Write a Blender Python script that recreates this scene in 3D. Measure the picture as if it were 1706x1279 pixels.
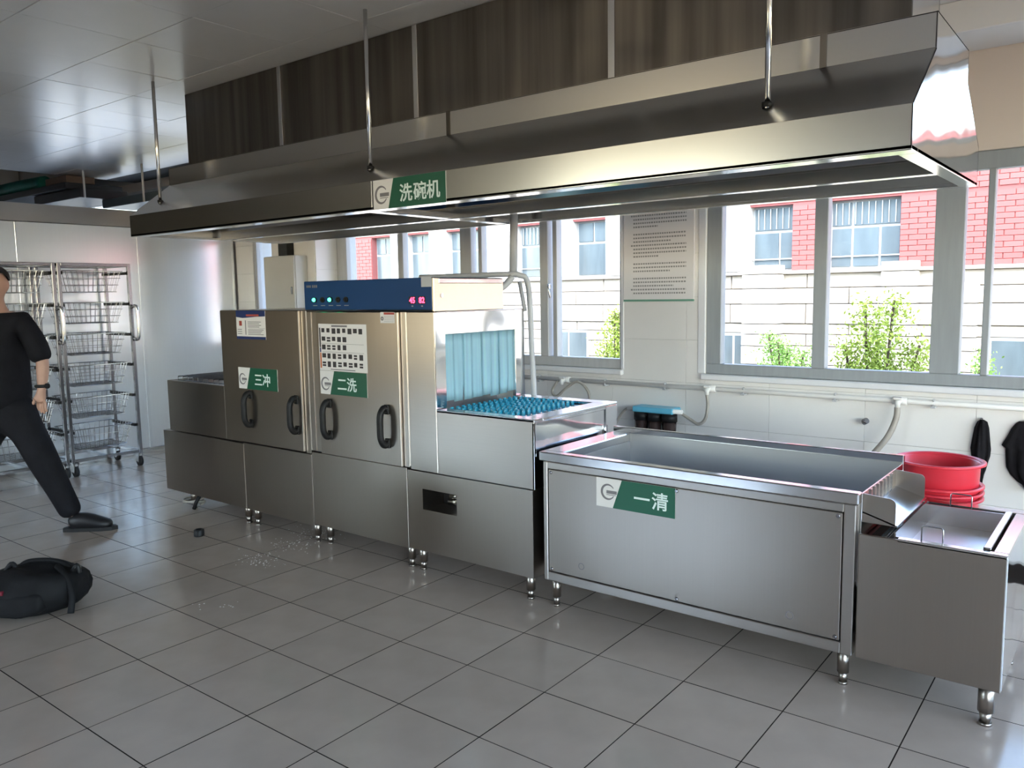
import bpy, bmesh, math, random
from mathutils import Vector, Matrix
random.seed(7)
S = bpy.context.scene
COL = S.collection
PI = math.pi
for o in list(bpy.data.objects):
    bpy.data.objects.remove(o)

# ------------------------------------------------------------------ camera
CH = 1.5562
yaw, pitch, roll, FPX = 0.66653, -0.11139, -0.01573, 1342.96
fw = Vector((-math.sin(yaw)*math.cos(pitch), math.cos(yaw)*math.cos(pitch), math.sin(pitch)))
rt0 = Vector((math.cos(yaw), math.sin(yaw), 0)); up0 = rt0.cross(fw)
rt = rt0*math.cos(roll) + up0*math.sin(roll)
up = -rt0*math.sin(roll) + up0*math.cos(roll)
cam = bpy.data.cameras.new('camera'); cam_o = bpy.data.objects.new('camera', cam); COL.objects.link(cam_o)
m = Matrix.Identity(4)
for i in range(3):
    m[i][0] = rt[i]; m[i][1] = up[i]; m[i][2] = -fw[i]
m[2][3] = CH
cam_o.matrix_world = m
cam.sensor_fit = 'HORIZONTAL'; cam.sensor_width = 36.0; cam.lens = FPX/1706*36.0
cam.clip_start = 0.05; cam.clip_end = 300
S.camera = cam_o

# ------------------------------------------------------------------ world, sun, exposure
W = bpy.data.worlds.new('world'); S.world = W; W.use_nodes = True
nt = W.node_tree; nt.nodes.clear()
sky = nt.nodes.new('ShaderNodeTexSky'); sky.sky_type = 'NISHITA'; sky.sun_disc = False
sky.sun_elevation = math.radians(48); sky.sun_rotation = math.radians(165)
sky.air_density = 1.0; sky.dust_density = 1.2; sky.ozone_density = 1.0
bg = nt.nodes.new('ShaderNodeBackground'); bg.inputs['Strength'].default_value = 0.62
wo = nt.nodes.new('ShaderNodeOutputWorld')
tint = nt.nodes.new('ShaderNodeMix'); tint.data_type = 'RGBA'; tint.blend_type = 'MULTIPLY'; tint.inputs[0].default_value = 1.0
tint.inputs[7].default_value = (1.0, 0.935, 0.86, 1)   # even warm tint on the sky, standing in for white balance
nt.links.new(sky.outputs[0], tint.inputs[6]); nt.links.new(tint.outputs[2], bg.inputs[0]); nt.links.new(bg.outputs[0], wo.inputs[0])
sl = bpy.data.lights.new('sun', 'SUN'); sl.energy = 0.4; sl.angle = math.radians(0.6); sl.color = (1.0, 0.95, 0.86)
so = bpy.data.objects.new('sun', sl); COL.objects.link(so)
so.rotation_euler = Vector((-0.22, 0.62, -0.75)).to_track_quat('-Z', 'Y').to_euler()
S.view_settings.view_transform = 'Standard'; S.view_settings.look = 'None'
S.view_settings.exposure = 1.9; S.view_settings.gamma = 1.0
try: S.view_settings.use_curve_mapping = False
except Exception: pass

# ------------------------------------------------------------------ materials
def mat(name, color, rough=0.5, metal=0.0, spec=0.5, coat=0.0, coat_rough=0.1, emit=None, emit_s=0.0, trans=0.0,
        noise=None, noise_amt=0.08, rnd=0.0, bump=0.0, bump_scale=(1, 1, 1), bump_dist=0.01, rough_noise=0.0, wob=0.0, wob_scale=1.6, alpha=1.0):
    M = bpy.data.materials.new(name); M.use_nodes = True
    n = M.node_tree.nodes; l = M.node_tree.links
    p = n['Principled BSDF']
    p.inputs['Base Color'].default_value = (*color, 1); p.inputs['Roughness'].default_value = rough
    p.inputs['Metallic'].default_value = metal; p.inputs['Specular IOR Level'].default_value = spec
    p.inputs['Coat Weight'].default_value = coat; p.inputs['Coat Roughness'].default_value = coat_rough
    p.inputs['Transmission Weight'].default_value = trans; p.inputs['Alpha'].default_value = alpha
    if emit: p.inputs['Emission Color'].default_value = (*emit, 1); p.inputs['Emission Strength'].default_value = emit_s
    tc = n.new('ShaderNodeTexCoord')
    if noise:
        mp = n.new('ShaderNodeMapping'); mp.inputs['Scale'].default_value = noise
        l.new(tc.outputs['Object'], mp.inputs[0])
        t = n.new('ShaderNodeTexNoise'); t.inputs['Scale'].default_value = 1.0; t.inputs['Detail'].default_value = 5
        l.new(mp.outputs[0], t.inputs['Vector'])
        hsv = n.new('ShaderNodeHueSaturation'); hsv.inputs['Color'].default_value = (*color, 1)
        mr = n.new('ShaderNodeMapRange'); mr.inputs['From Min'].default_value = 0.3; mr.inputs['From Max'].default_value = 0.7
        mr.inputs['To Min'].default_value = 1-noise_amt; mr.inputs['To Max'].default_value = 1+noise_amt
        l.new(t.outputs['Fac'], mr.inputs['Value'])
        last = mr.outputs[0]
        if rnd:
            oi = n.new('ShaderNodeObjectInfo'); m2 = n.new('ShaderNodeMapRange')
            m2.inputs['To Min'].default_value = 1-rnd; m2.inputs['To Max'].default_value = 1+rnd
            l.new(oi.outputs['Random'], m2.inputs['Value'])
            mu = n.new('ShaderNodeMath'); mu.operation = 'MULTIPLY'
            l.new(last, mu.inputs[0]); l.new(m2.outputs[0], mu.inputs[1]); last = mu.outputs[0]
        l.new(last, hsv.inputs['Value']); l.new(hsv.outputs[0], p.inputs['Base Color'])
        if rough_noise:
            m3 = n.new('ShaderNodeMapRange'); m3.inputs['From Min'].default_value = 0.3; m3.inputs['From Max'].default_value = 0.7
            m3.inputs['To Min'].default_value = max(0.02, rough-rough_noise); m3.inputs['To Max'].default_value = rough+rough_noise
            l.new(t.outputs['Fac'], m3.inputs['Value']); l.new(m3.outputs[0], p.inputs['Roughness'])
    prev = None
    if wob:
        t3 = n.new('ShaderNodeTexNoise'); t3.inputs['Scale'].default_value = wob_scale; t3.inputs['Detail'].default_value = 1.0
        l.new(tc.outputs['Object'], t3.inputs['Vector'])
        b3 = n.new('ShaderNodeBump'); b3.inputs['Strength'].default_value = 1.0; b3.inputs['Distance'].default_value = wob
        l.new(t3.outputs['Fac'], b3.inputs['Height']); prev = b3
    if bump:
        mp2 = n.new('ShaderNodeMapping'); mp2.inputs['Scale'].default_value = bump_scale
        l.new(tc.outputs['Object'], mp2.inputs[0])
        t2 = n.new('ShaderNodeTexNoise'); t2.inputs['Scale'].default_value = 1.0; t2.inputs['Detail'].default_value = 3
        l.new(mp2.outputs[0], t2.inputs['Vector'])
        b = n.new('ShaderNodeBump'); b.inputs['Strength'].default_value = bump; b.inputs['Distance'].default_value = bump_dist
        l.new(t2.outputs['Fac'], b.inputs['Height'])
        if prev: l.new(prev.outputs[0], b.inputs['Normal'])
        prev = b
    if prev: l.new(prev.outputs[0], p.inputs['Normal'])
    return M

def glass_mat(name, tint, refl):
    M = bpy.data.materials.new(name); M.use_nodes = True
    n = M.node_tree.nodes; l = M.node_tree.links; n.clear()
    o = n.new('ShaderNodeOutputMaterial'); mx = n.new('ShaderNodeMixShader')
    tr = n.new('ShaderNodeBsdfTransparent'); tr.inputs[0].default_value = (*tint, 1)
    gl = n.new('ShaderNodeBsdfGlossy'); gl.inputs['Roughness'].default_value = 0.02
    fr = n.new('ShaderNodeLayerWeight'); fr.inputs['Blend'].default_value = refl
    l.new(fr.outputs['Fresnel'], mx.inputs[0]); l.new(tr.outputs[0], mx.inputs[1]); l.new(gl.outputs[0], mx.inputs[2])
    l.new(mx.outputs[0], o.inputs[0])
    return M

def steel(name, c, rough, brush='x', amt=0.05, wob=0.0, wob_scale=1.6, metal=1.0):
    sc = {'x': (1.2, 60, 200), 'z': (160, 160, 1.2), 'w': (14, 14, 0.5), 'n': (6, 6, 6)}[brush]
    return mat(name, c, rough, metal=metal, noise=sc, noise_amt=amt, rough_noise=0.003 if brush != 'w' else 0.02, wob=wob, wob_scale=wob_scale)

ST = steel('brushed steel', (0.45, 0.42, 0.39), 0.28, 'x', 0.012, wob=0.003)
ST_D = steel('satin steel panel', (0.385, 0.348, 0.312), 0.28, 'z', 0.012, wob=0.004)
ST_B = steel('bright steel', (0.70, 0.70, 0.70), 0.16, 'n', 0.03)
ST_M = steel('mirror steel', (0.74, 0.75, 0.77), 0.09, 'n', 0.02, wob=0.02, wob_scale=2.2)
ST_IN = steel('sink bowl steel', (0.56, 0.56, 0.56), 0.38, 'x', 0.015)
ST_H = steel('hood steel', (0.60, 0.585, 0.56), 0.22, 'x', 0.012, wob=0.006, wob_scale=1.2)
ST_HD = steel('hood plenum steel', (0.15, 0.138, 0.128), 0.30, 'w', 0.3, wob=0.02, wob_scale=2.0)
ST_W = steel('cold room wall steel', (0.86, 0.905, 0.96), 0.22, 'z', 0.015, wob=0.006, wob_scale=1.0, metal=0.6)
ST_R = steel('rack steel', (0.30, 0.30, 0.32), 0.22, 'n', 0.05)
WIRE = steel('basket wire', (0.42, 0.43, 0.45), 0.25, 'n', 0.05)
DARK = mat('dark void', (0.012, 0.012, 0.014), 0.6)
BLKP = mat('black plastic', (0.012, 0.012, 0.013), 0.45, spec=0.25, noise=(30, 30, 30), noise_amt=0.2)
RUB = mat('black rubber', (0.015, 0.015, 0.016), 0.7)
TILE = mat('glazed floor tile', (0.44, 0.368, 0.315), 0.17, spec=0.55, noise=(5, 5, 5), noise_amt=0.06, rnd=0.05, rough_noise=0.05, coat=0.25, coat_rough=0.12)
GROUT = mat('dark grout', (0.030, 0.024, 0.021), 1.0, spec=0.0)
WTILE = mat('glazed wall tile', (0.80, 0.785, 0.77), 0.22, spec=0.5, noise=(3, 3, 3), noise_amt=0.02, rnd=0.015)
WGR = mat('pale joint', (0.50, 0.49, 0.47), 0.85)
PAINT = mat('white wall paint', (0.82, 0.80, 0.77), 0.7, noise=(2, 2, 2), noise_amt=0.03)
TAN = mat('warm plaster', (0.66, 0.58, 0.52), 0.75, noise=(2, 2, 2), noise_amt=0.03)
DWALL = mat('darkened unseen wall', (0.10, 0.095, 0.09), 0.8, noise=(2, 2, 2), noise_amt=0.05)  # unseen surfaces coloured dark to stand in for an unlit area
CEIL = mat('aluminium ceiling panel', (0.80, 0.79, 0.775), 0.28, spec=0.6, noise=(3, 3, 3), noise_amt=0.03, rnd=0.03, coat=0.55, coat_rough=0.2)
CEILB = mat('ceiling joint', (0.07, 0.07, 0.07), 0.9)
FRAME = mat('grey window aluminium', (0.30, 0.325, 0.345), 0.42, metal=0.0, spec=0.5, noise=(40, 4, 4), noise_amt=0.05)
FRAMEL = mat('pale window aluminium', (0.50, 0.51, 0.52), 0.40, noise=(40, 4, 4), noise_amt=0.05)
GLASS = glass_mat('window glass', (0.96, 0.98, 0.98), 0.06)
SILL = mat('pale stone sill', (0.72, 0.73, 0.76), 0.3, noise=(5, 5, 5), noise_amt=0.04)
PVC = mat('white pvc', (0.78, 0.77, 0.75), 0.35, noise=(8, 8, 8), noise_amt=0.03)
HOSE = mat('grey hose', (0.36, 0.33, 0.29), 0.45, noise=(20, 20, 20), noise_amt=0.1)
GPIPE = mat('grey duct pipe', (0.48, 0.49, 0.51), 0.4, noise=(8, 8, 8), noise_amt=0.04)
BLUE = mat('blue enamel', (0.012, 0.055, 0.16), 0.4, spec=0.2, noise=(3, 3, 3), noise_amt=0.06)
CREAM = steel('cream tinted steel', (0.80, 0.72, 0.58), 0.3, 'x', 0.03)
GREEN = mat('sign green', (0.004, 0.092, 0.050), 0.35, noise=(6, 6, 6), noise_amt=0.04)
WHITE = mat('printed white', (0.78, 0.76, 0.74), 0.4, noise=(6, 6, 6), noise_amt=0.02)
LETTER = mat('pale lettering', (0.74, 0.86, 0.82), 0.4)
INK = mat('grey ink', (0.20, 0.19, 0.20), 0.6)
INKL = mat('pale grey ink', (0.30, 0.295, 0.295), 0.6)
INKD = mat('dark print', (0.035, 0.03, 0.035), 0.5)
PINK = mat('red print', (0.45, 0.08, 0.06), 0.5)
ORANGE = mat('orange print', (0.55, 0.16, 0.05), 0.5)
NAVY = mat('navy print', (0.012, 0.03, 0.13), 0.4)
LED_G = mat('green lamp', (0.02, 0.6, 0.25), 0.3, emit=(0.05, 1.0, 0.42), emit_s=2.2)
LED_R = mat('red digits', (0.6, 0.02, 0.03), 0.3, emit=(1.0, 0.03, 0.08), emit_s=2.6)
CURT = mat('blue curtain plastic', (0.55, 0.88, 1.0), 0.35, spec=0.4, noise=(40, 40, 0.8), noise_amt=0.10)
PEG = mat('teal peg plastic', (0.02, 0.32, 0.46), 0.28, noise=(8, 8, 8), noise_amt=0.1, coat=0.3)
BELT = mat('dark blue belt', (0.008, 0.06, 0.11), 0.4)
RED = mat('red plastic', (0.62, 0.030, 0.050), 0.33, spec=0.5, noise=(5, 5, 5), noise_amt=0.05)
BROWN = mat('brown filter housing', (0.045, 0.028, 0.026), 0.25, noise=(6, 6, 2), noise_amt=0.1, coat=0.4)
AQUA = mat('light blue plastic', (0.14, 0.52, 0.72), 0.35)
CLOTH = mat('black cloth', (0.012, 0.011, 0.013), 0.9, spec=0.15, noise=(20, 20, 20), noise_amt=0.25, bump=0.5, bump_scale=(35, 35, 12), bump_dist=0.01)
SHIRT = mat('black shirt', (0.010, 0.010, 0.013), 0.85, spec=0.15, noise=(15, 15, 15), noise_amt=0.2, bump=0.3, bump_scale=(18, 18, 9), bump_dist=0.012)
TROU = mat('black trousers', (0.011, 0.011, 0.014), 0.8, spec=0.15, noise=(15, 15, 15), noise_amt=0.2, bump=0.3, bump_scale=(16, 16, 7), bump_dist=0.012)
SKIN = mat('skin', (0.46, 0.27, 0.20), 0.5, noise=(20, 20, 20), noise_amt=0.05)
HAIR = mat('black hair', (0.010, 0.008, 0.008), 0.6)
SHOE = mat('black shoe leather', (0.010, 0.010, 0.012), 0.45)
BAG = mat('black bag nylon', (0.011, 0.011, 0.012), 0.65, spec=0.15, noise=(10, 10, 10), noise_amt=0.25, bump=0.4, bump_scale=(14, 14, 14), bump_dist=0.015)
BAGR = mat('dark red trim', (0.16, 0.008, 0.02), 0.55)
BRICK = mat('red facing brick', (0.34, 0.090, 0.082), 0.8, noise=(12, 12, 12), noise_amt=0.08, rnd=0.06)
MORT = mat('pink mortar', (0.27, 0.085, 0.08), 0.9)
STONE = mat('cream stone', (0.46, 0.42, 0.36), 0.8, noise=(4, 4, 4), noise_amt=0.05, rnd=0.03)
SJOINT = mat('stone joint', (0.16, 0.145, 0.125), 0.9)
PLAST = mat('white render', (0.50, 0.485, 0.46), 0.8, noise=(2, 2, 2), noise_amt=0.02)
OGL = mat('outside pane', (0.10, 0.13, 0.145), 0.15, spec=0.4, noise=(3, 1, 0.6), noise_amt=0.25)
OFR = mat('outside window frame', (0.40, 0.43, 0.44), 0.5)
LEAF = mat('yellow green leaf', (0.33, 0.42, 0.06), 0.6, noise=(3, 3, 3), noise_amt=0.35)
LEAF2 = mat('green leaf', (0.20, 0.36, 0.07), 0.6, noise=(3, 3, 3), noise_amt=0.35)
BARK = mat('bark', (0.10, 0.07, 0.05), 0.9)
EARTH = mat('outside paving', (0.36, 0.35, 0.32), 0.9, noise=(3, 3, 3), noise_amt=0.1)
BOXP = mat('box grey enamel', (0.55, 0.54, 0.51), 0.4, noise=(4, 4, 4), noise_amt=0.03)
TEAL = mat('teal wrap', (0.02, 0.22, 0.19), 0.5, noise=(6, 6, 6), noise_amt=0.2)
CARD_SHADE = mat('brown cardboard and pier shade', (0.20, 0.14, 0.11), 0.8, noise=(6, 6, 6), noise_amt=0.1)  # cardboard, also the shade painted on the pier
DUCT = mat('dark duct sheet', (0.045, 0.05, 0.06), 0.45, metal=0.3, noise=(6, 6, 6), noise_amt=0.1)
DUCTG = mat('slate duct sheet', (0.10, 0.13, 0.14), 0.4, metal=0.3, noise=(6, 6, 6), noise_amt=0.1)
FOAM = mat('spilt granules', (0.62, 0.58, 0.53), 0.5)
TRAYF = steel('lit tray sheet', (0.80, 0.79, 0.80), 0.42, 'n', 0.03)  # tray floor, lit tone put into the colour so the depth reads
ST_TW = steel('shaded tray wall steel', (0.60, 0.57, 0.55), 0.26, 'n', 0.03)  # darker copy for the tray walls, shade put into the colour
TRACKC = mat('drain steel', (0.20, 0.22, 0.26), 0.35, metal=0.8)

# ------------------------------------------------------------------ mesh helpers
def bm_(): return bmesh.new()
def bx(b, x0, x1, y0, y1, z0, z1, bev=0.0, seg=1):
    r = bmesh.ops.create_cube(b, size=1.0)
    for v in r['verts']:
        v.co = Vector(((x0+x1)/2+v.co.x*(x1-x0), (y0+y1)/2+v.co.y*(y1-y0), (z0+z1)/2+v.co.z*(z1-z0)))
    if bev > 0:
        es = set()
        for v in r['verts']: es.update(v.link_edges)
        bmesh.ops.bevel(b, geom=list(es), offset=bev, segments=seg, affect='EDGES', clamp_overlap=True)
    return b
def BX(*a, **k): return bx(bm_(), *a, **k)
def frame_to(d):
    d = Vector(d).normalized(); a = Vector((0, 0, 1)) if abs(d.z) < 0.95 else Vector((1, 0, 0))
    u = d.cross(a).normalized(); return u, d.cross(u).normalized()
def cyl(b, p0, p1, r0, r1=None, seg=14, caps=True):
    r1 = r0 if r1 is None else r1
    p0 = Vector(p0); p1 = Vector(p1); u, v = frame_to(p1-p0)
    A = [b.verts.new(p0+(u*math.cos(2*PI*i/seg)+v*math.sin(2*PI*i/seg))*r0) for i in range(seg)]
    B = [b.verts.new(p1+(u*math.cos(2*PI*i/seg)+v*math.sin(2*PI*i/seg))*r1) for i in range(seg)]
    for i in range(seg):
        f = b.faces.new((A[i], A[(i+1) % seg], B[(i+1) % seg], B[i])); f.smooth = True
    if caps: b.faces.new(A[::-1]); b.faces.new(B)
    return b
def CY(*a, **k): return cyl(bm_(), *a, **k)
def tube(b, pts, r, seg=8, closed=False, rad=None):
    P = [Vector(p) for p in pts]; n = len(P); rings = []; pu = None
    for i, p in enumerate(P):
        if closed: d = P[(i+1) % n]-P[i-1]
        else: d = P[min(i+1, n-1)]-P[max(i-1, 0)]
        d.normalize()
        if pu is None: u, v = frame_to(d)
        else:
            u = (pu-d*pu.dot(d)).normalized(); v = d.cross(u)
        pu = u; rr = rad[i] if rad else r
        rings.append([b.verts.new(p+(u*math.cos(2*PI*k/seg)+v*math.sin(2*PI*k/seg))*rr) for k in range(seg)])
    for i in range(n if closed else n-1):
        A = rings[i]; B = rings[(i+1) % n]
        for k in range(seg):
            f = b.faces.new((A[k], A[(k+1) % seg], B[(k+1) % seg], B[k])); f.smooth = seg > 4
    if not closed: b.faces.new(rings[0][::-1]); b.faces.new(rings[-1])
    return b
def TU(*a, **k): return tube(bm_(), *a, **k)
def smooth_path(pts, n=6):
    P = [Vector(p) for p in pts]; out = []
    for i in range(len(P)-1):
        a = P[max(i-1, 0)]; p = P[i]; q = P[i+1]; c = P[min(i+2, len(P)-1)]
        for k in range(n):
            t = k/n
            out.append(0.5*((2*p)+(q-a)*t+(2*a-5*p+4*q-c)*t*t+(3*p-a-3*q+c)*t**3))
    out.append(P[-1]); return out
def lathe(b, prof, cx, cy, seg=32, smooth=True):
    rings = []
    for r, z in prof:
        rings.append([b.verts.new((cx+r*math.cos(2*PI*k/seg), cy+r*math.sin(2*PI*k/seg), z)) for k in range(seg)])
    for A, B in zip(rings, rings[1:]):
        for k in range(seg):
            f = b.faces.new((A[k], A[(k+1) % seg], B[(k+1) % seg], B[k])); f.smooth = smooth
    return b
def prism(b, pts, axis, a0, a1):
    def mk(p, a):
        return {'x': (a, p[0], p[1]), 'y': (p[0], a, p[1]), 'z': (p[0], p[1], a)}[axis]
    A = [b.verts.new(mk(p, a0)) for p in pts]; B = [b.verts.new(mk(p, a1)) for p in pts]
    n = len(pts); b.faces.new(A); b.faces.new(B[::-1])
    for i in range(n): b.faces.new((A[i], B[i], B[(i+1) % n], A[(i+1) % n]))
    return b
def PR(*a): return prism(bm_(), *a)
OFF = {}
def obj(name, b, m, parent=None, **props):
    bmesh.ops.recalc_face_normals(b, faces=b.faces[:])
    me = bpy.data.meshes.new(name); b.to_mesh(me); b.free()
    return link(name, me, m, parent, **props)
def link(name, me, m, parent=None, **props):
    if m is not None:
        me.materials.clear(); me.materials.append(m)
    o = bpy.data.objects.new(name, me); COL.objects.link(o)
    off = OFF.get(parent.name, Vector()) if parent else None
    if parent:
        me.transform(Matrix.Translation(-off)); o.parent = parent; OFF[o.name] = off
    else:
        # origin of a one-mesh thing at its base centre
        if len(me.vertices):
            xs = [v.co for v in me.vertices]
            c = Vector(((min(v.x for v in xs)+max(v.x for v in xs))/2, (min(v.y for v in xs)+max(v.y for v in xs))/2, min(v.z for v in xs)))
            me.transform(Matrix.Translation(-c)); o.location = c; OFF[o.name] = c
    for k, v in props.items(): o[k] = v
    return o
def thing(name, label, cat, loc, group=None):
    o = bpy.data.objects.new(name, None); COL.objects.link(o); o.location = loc; o.empty_display_size = 0.1
    o['label'] = label; o['category'] = cat
    if group: o['group'] = group
    OFF[o.name] = Vector(loc); return o
def struct(name, b, m): return obj(name, b, m, kind='structure')
def sroot(name, loc=(0, 0, 0)):
    o = bpy.data.objects.new(name, None); COL.objects.link(o); o.location = loc; o['kind'] = 'structure'
    OFF[o.name] = Vector(loc); return o
def shared(name, me, parent, loc, rz=0.0, sc=None, rot=None):
    o = bpy.data.objects.new(name, me); COL.objects.link(o); o.parent = parent
    o.location = Vector(loc)-OFF[parent.name]; o.rotation_euler = rot if rot else (0, 0, rz)
    if sc: o.scale = sc
    return o
def mesh_of(b, name, m):
    bmesh.ops.recalc_face_normals(b, faces=b.faces[:])
    me = bpy.data.meshes.new(name); b.to_mesh(me); b.free(); me.materials.append(m); return me
def text(name, s, cx, cz, y, size, m, parent, weight=0.0, th=0.0012, sx=1.0, slant=0.0):
    cu = bpy.data.curves.new(name, 'FONT'); cu.body = s; cu.size = size; cu.align_x = 'CENTER'; cu.align_y = 'CENTER'
    cu.extrude = th/2; cu.offset = weight; cu.resolution_u = 3
    t = bpy.data.objects.new(name, cu); COL.objects.link(t)
    dg = bpy.context.evaluated_depsgraph_get(); me = bpy.data.meshes.new_from_object(t.evaluated_get(dg))
    bpy.data.objects.remove(t)
    xs = [v.co.x for v in me.vertices]; ys = [v.co.y for v in me.vertices]
    ax = (min(xs)+max(xs))/2; ay = (min(ys)+max(ys))/2
    for v in me.vertices:
        x, yy, z = v.co
        v.co = (cx+(x-ax)*sx, y-z, cz+(yy-ay)+slant*(x-ax))
    return link(name, me, m, parent)
def ring_arc(b, cx, cz, y, r, w, a0, a1, th=0.001, n=24, taper=True):
    fr = []
    for i in range(n+1):
        t = i/n; a = a0+(a1-a0)*t; ww = w*(0.35+0.65*math.sin(PI*t)) if taper else w
        fr.append([(cx+(r-ww/2)*math.cos(a), cz+(r-ww/2)*math.sin(a)), (cx+(r+ww/2)*math.cos(a), cz+(r+ww/2)*math.sin(a))])
    for i in range(n):
        prism(b, [fr[i][0], fr[i][1], fr[i+1][1], fr[i+1][0]], 'y', y, y-th)
    return b
def sign(parent, x0, x1, z0, z1, y, gx_t, gx_b, txt, tx, tz, size, lx, lz, lr, sx=1.0, weight=0.0):
    s = obj('sign_plate', BX(x0, x1, y-0.002, y, z0, z1), WHITE, parent, label='white and green plastic sign plate')
    obj('green_field', PR([(gx_t, z1), (x1, z1), (x1, z0), (gx_b, z0)], 'y', y-0.002, y-0.0032), GREEN, s)
    if isinstance(txt, str): txt = [(txt, tx)]
    for ch, xx in txt: text('lettering', ch, xx, tz, y-0.0038, size, LETTER, s, weight, sx=sx)
    b = bm_()
    ring_arc(b, lx, lz, y-0.002, lr, lr*0.32, math.radians(35), math.radians(330), th=0.0012)
    bx(b, lx-lr*0.25, lx+lr*1.35, y-0.0034, y-0.002, lz-lr*0.22, lz+lr*0.22)
    bx(b, lx-lr*0.25, lx+lr*1.2, y-0.0034, y-0.002, lz-lr*0.42, lz-lr*0.34)
    obj('logo_ring', b, INK, s)
    return s
def legs(parent, spots, ztop, r=0.024, m=None):
    for x, y in spots:
        b = bm_(); cyl(b, (x, y, 0.05), (x, y, ztop), r, seg=16)
        cyl(b, (x, y, 0.008), (x, y, 0.05), r*0.62, r*0.8, seg=16); cyl(b, (x, y, 0), (x, y, 0.01), r*0.8, seg=16)
        obj('leg', b, m or ST_D, parent)

# ================================================================== SETTING
YW = 5.2      # window wall
XP = -7.95    # steel partition at the far end
XE, YS, XF = 3.5, -5.0, -13.5
# ---- floor: tiles 0.4 m
floor = struct('floor', BX(XF-0.3, XE+0.3, YS-0.3, YW+0.3, -0.2, -0.0016), GROUT)
OFF['floor'] = Vector(floor.location)
tile_me = mesh_of(BX(-0.1978, 0.1978, -0.1978, 0.1978, -0.012, 0.0), 'floor_tile', TILE)
tile_me.materials.append(GROUT)
for p in tile_me.polygons: p.material_index = 0 if p.normal.z > 0.5 else 1
th = 0.008442; gx, gy = -2.18005, 2.83058
ct, sn = math.cos(th), math.sin(th)
cells = []
for i in range(-30, 16):
    for j in range(-8, 22):
        a, c = i+0.5, j+0.5
        x = gx+0.4*(ct*a+sn*c); y = gy+0.4*(sn*a-ct*c)
        if not (-8.2 < x < XE and -2.5 < y < YW-0.19): continue
        v = Vector((x, y, -CH)); dpt = v.dot(fw)
        vis = False
        if dpt > 0.6:
            u = 853+FPX*v.dot(rt)/dpt; w = 639.5-FPX*v.dot(up)/dpt
            vis = -120 < u < 1826 and 600 < w < 1420
        cells.append((0 if vis else 1, v.length, x, y))
cells.sort()
for k, (_, _, x, y) in enumerate(cells[:300]):
    shared('floor_tile', tile_me, floor, (x, y, random.uniform(-0.0004, 0.0004)), th)
b = bm_()
for (_, _, x, y) in cells[300:]:
    r = bmesh.ops.create_cube(b, size=1.0)
    for v in r['verts']:
        dx, dy = v.co.x*0.3956, v.co.y*0.3956
        v.co = Vector((x+dx*ct-dy*sn, y+dx*sn+dy*ct, -0.006+v.co.z*0.012))
obj('outer_floor_tiles', b, TILE, floor, kind='stuff')
# drain channel by the window wall
# ---- ceiling panels 0.6 m
ceiling = struct('ceiling', BX(XF+3.45, XE+0.2, YS-0.2, YW+0.2, 3.008, 3.05), CEILB)
cp_me = mesh_of(BX(-0.2980, 0.2980, -0.2980, 0.2980, 0.0, 0.012, bev=0.001), 'ceiling_panel', CEIL)
cells = []
for i in range(-10, 15):
    for j in range(-14, 6):
        x = -4.557+0.6*(i+0.5); y = 2.413+0.6*(j+0.5)
        if x < XF+3.6 or x > XE+0.1 or y > YW-0.1 or y < YS: continue
        if y > 4.5 and x < -10.0: continue
        v = Vector((x, y, 3.0-CH)); d = v.dot(fw)
        cells.append((0 if d > 0.5 else 1, v.length, x, y))
cells.sort()
for _, _, x, y in cells[:300]:
    shared('ceiling_panel', cp_me, ceiling, (x, y, 2.998), rot=(random.uniform(-0.003, 0.003), random.uniform(-0.003, 0.003), 0))
b = bm_()
for _, _, x, y in cells[300:]: bx(b, x-0.2982, x+0.2982, y-0.2982, y+0.2982, 2.998, 3.01)
if len(b.verts): obj('rear_ceiling_panels', b, CEIL, ceiling, kind='stuff')
else: b.free()
struct('trim_1', BX(XF-0.3, XE+0.3, YS-1.2, YW+0.3, 3.7, 3.9), DWALL)      # unseen roof slab, overhang added to keep sun out of the rear windows
struct('trim_2', BX(-7.0, XE, YW-0.42, YW-0.002, 2.84, 2.998, bev=0.004), PAINT)     # ceiling drop along the windows

# ---- window wall
def wall_pieces(x0, x1, z0, z1, holes):
    out = []; xs = sorted({x0, x1, *[h[0] for h in holes], *[h[1] for h in holes]})
    for a, c in zip(xs, xs[1:]):
        hs = sorted([(h[2], h[3]) for h in holes if h[0] < (a+c)/2 < h[1]])
        z = z0
        for h0, h1 in hs:
            if h0 > z: out.append((a, c, z, h0))
            z = h1
        if z < z1: out.append((a, c, z, z1))
    return out
W1 = (-2.385, 1.75, 0.985, 2.30); W2 = (-6.25, -3.055, 0.985, 2.30); W3 = (-7.62, -7.0, 0.985, 2.30); W4 = (-12.9, -8.5, 0.7, 2.9)  # the fourth, past the partition, is added to brighten that room
W5 = (2.0, 3.3, 0.985, 2.3)
W6 = (-0.46, 1.75, 2.37, 2.80)  # high window added out of frame for the hood end to reflect
HOLES = [W1, W2, W3, W4, W5, W6]
b = bm_()
for a, c, z0, z1 in wall_pieces(XF-0.2, XE+0.2, -0.1, 3.7, HOLES): bx(b, a, c, YW+0.012, YW+0.26, z0, z1)
wall_n = struct('wall_north', b, WGR)
OFF['wall_north'] = Vector(wall_n.location)
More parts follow.
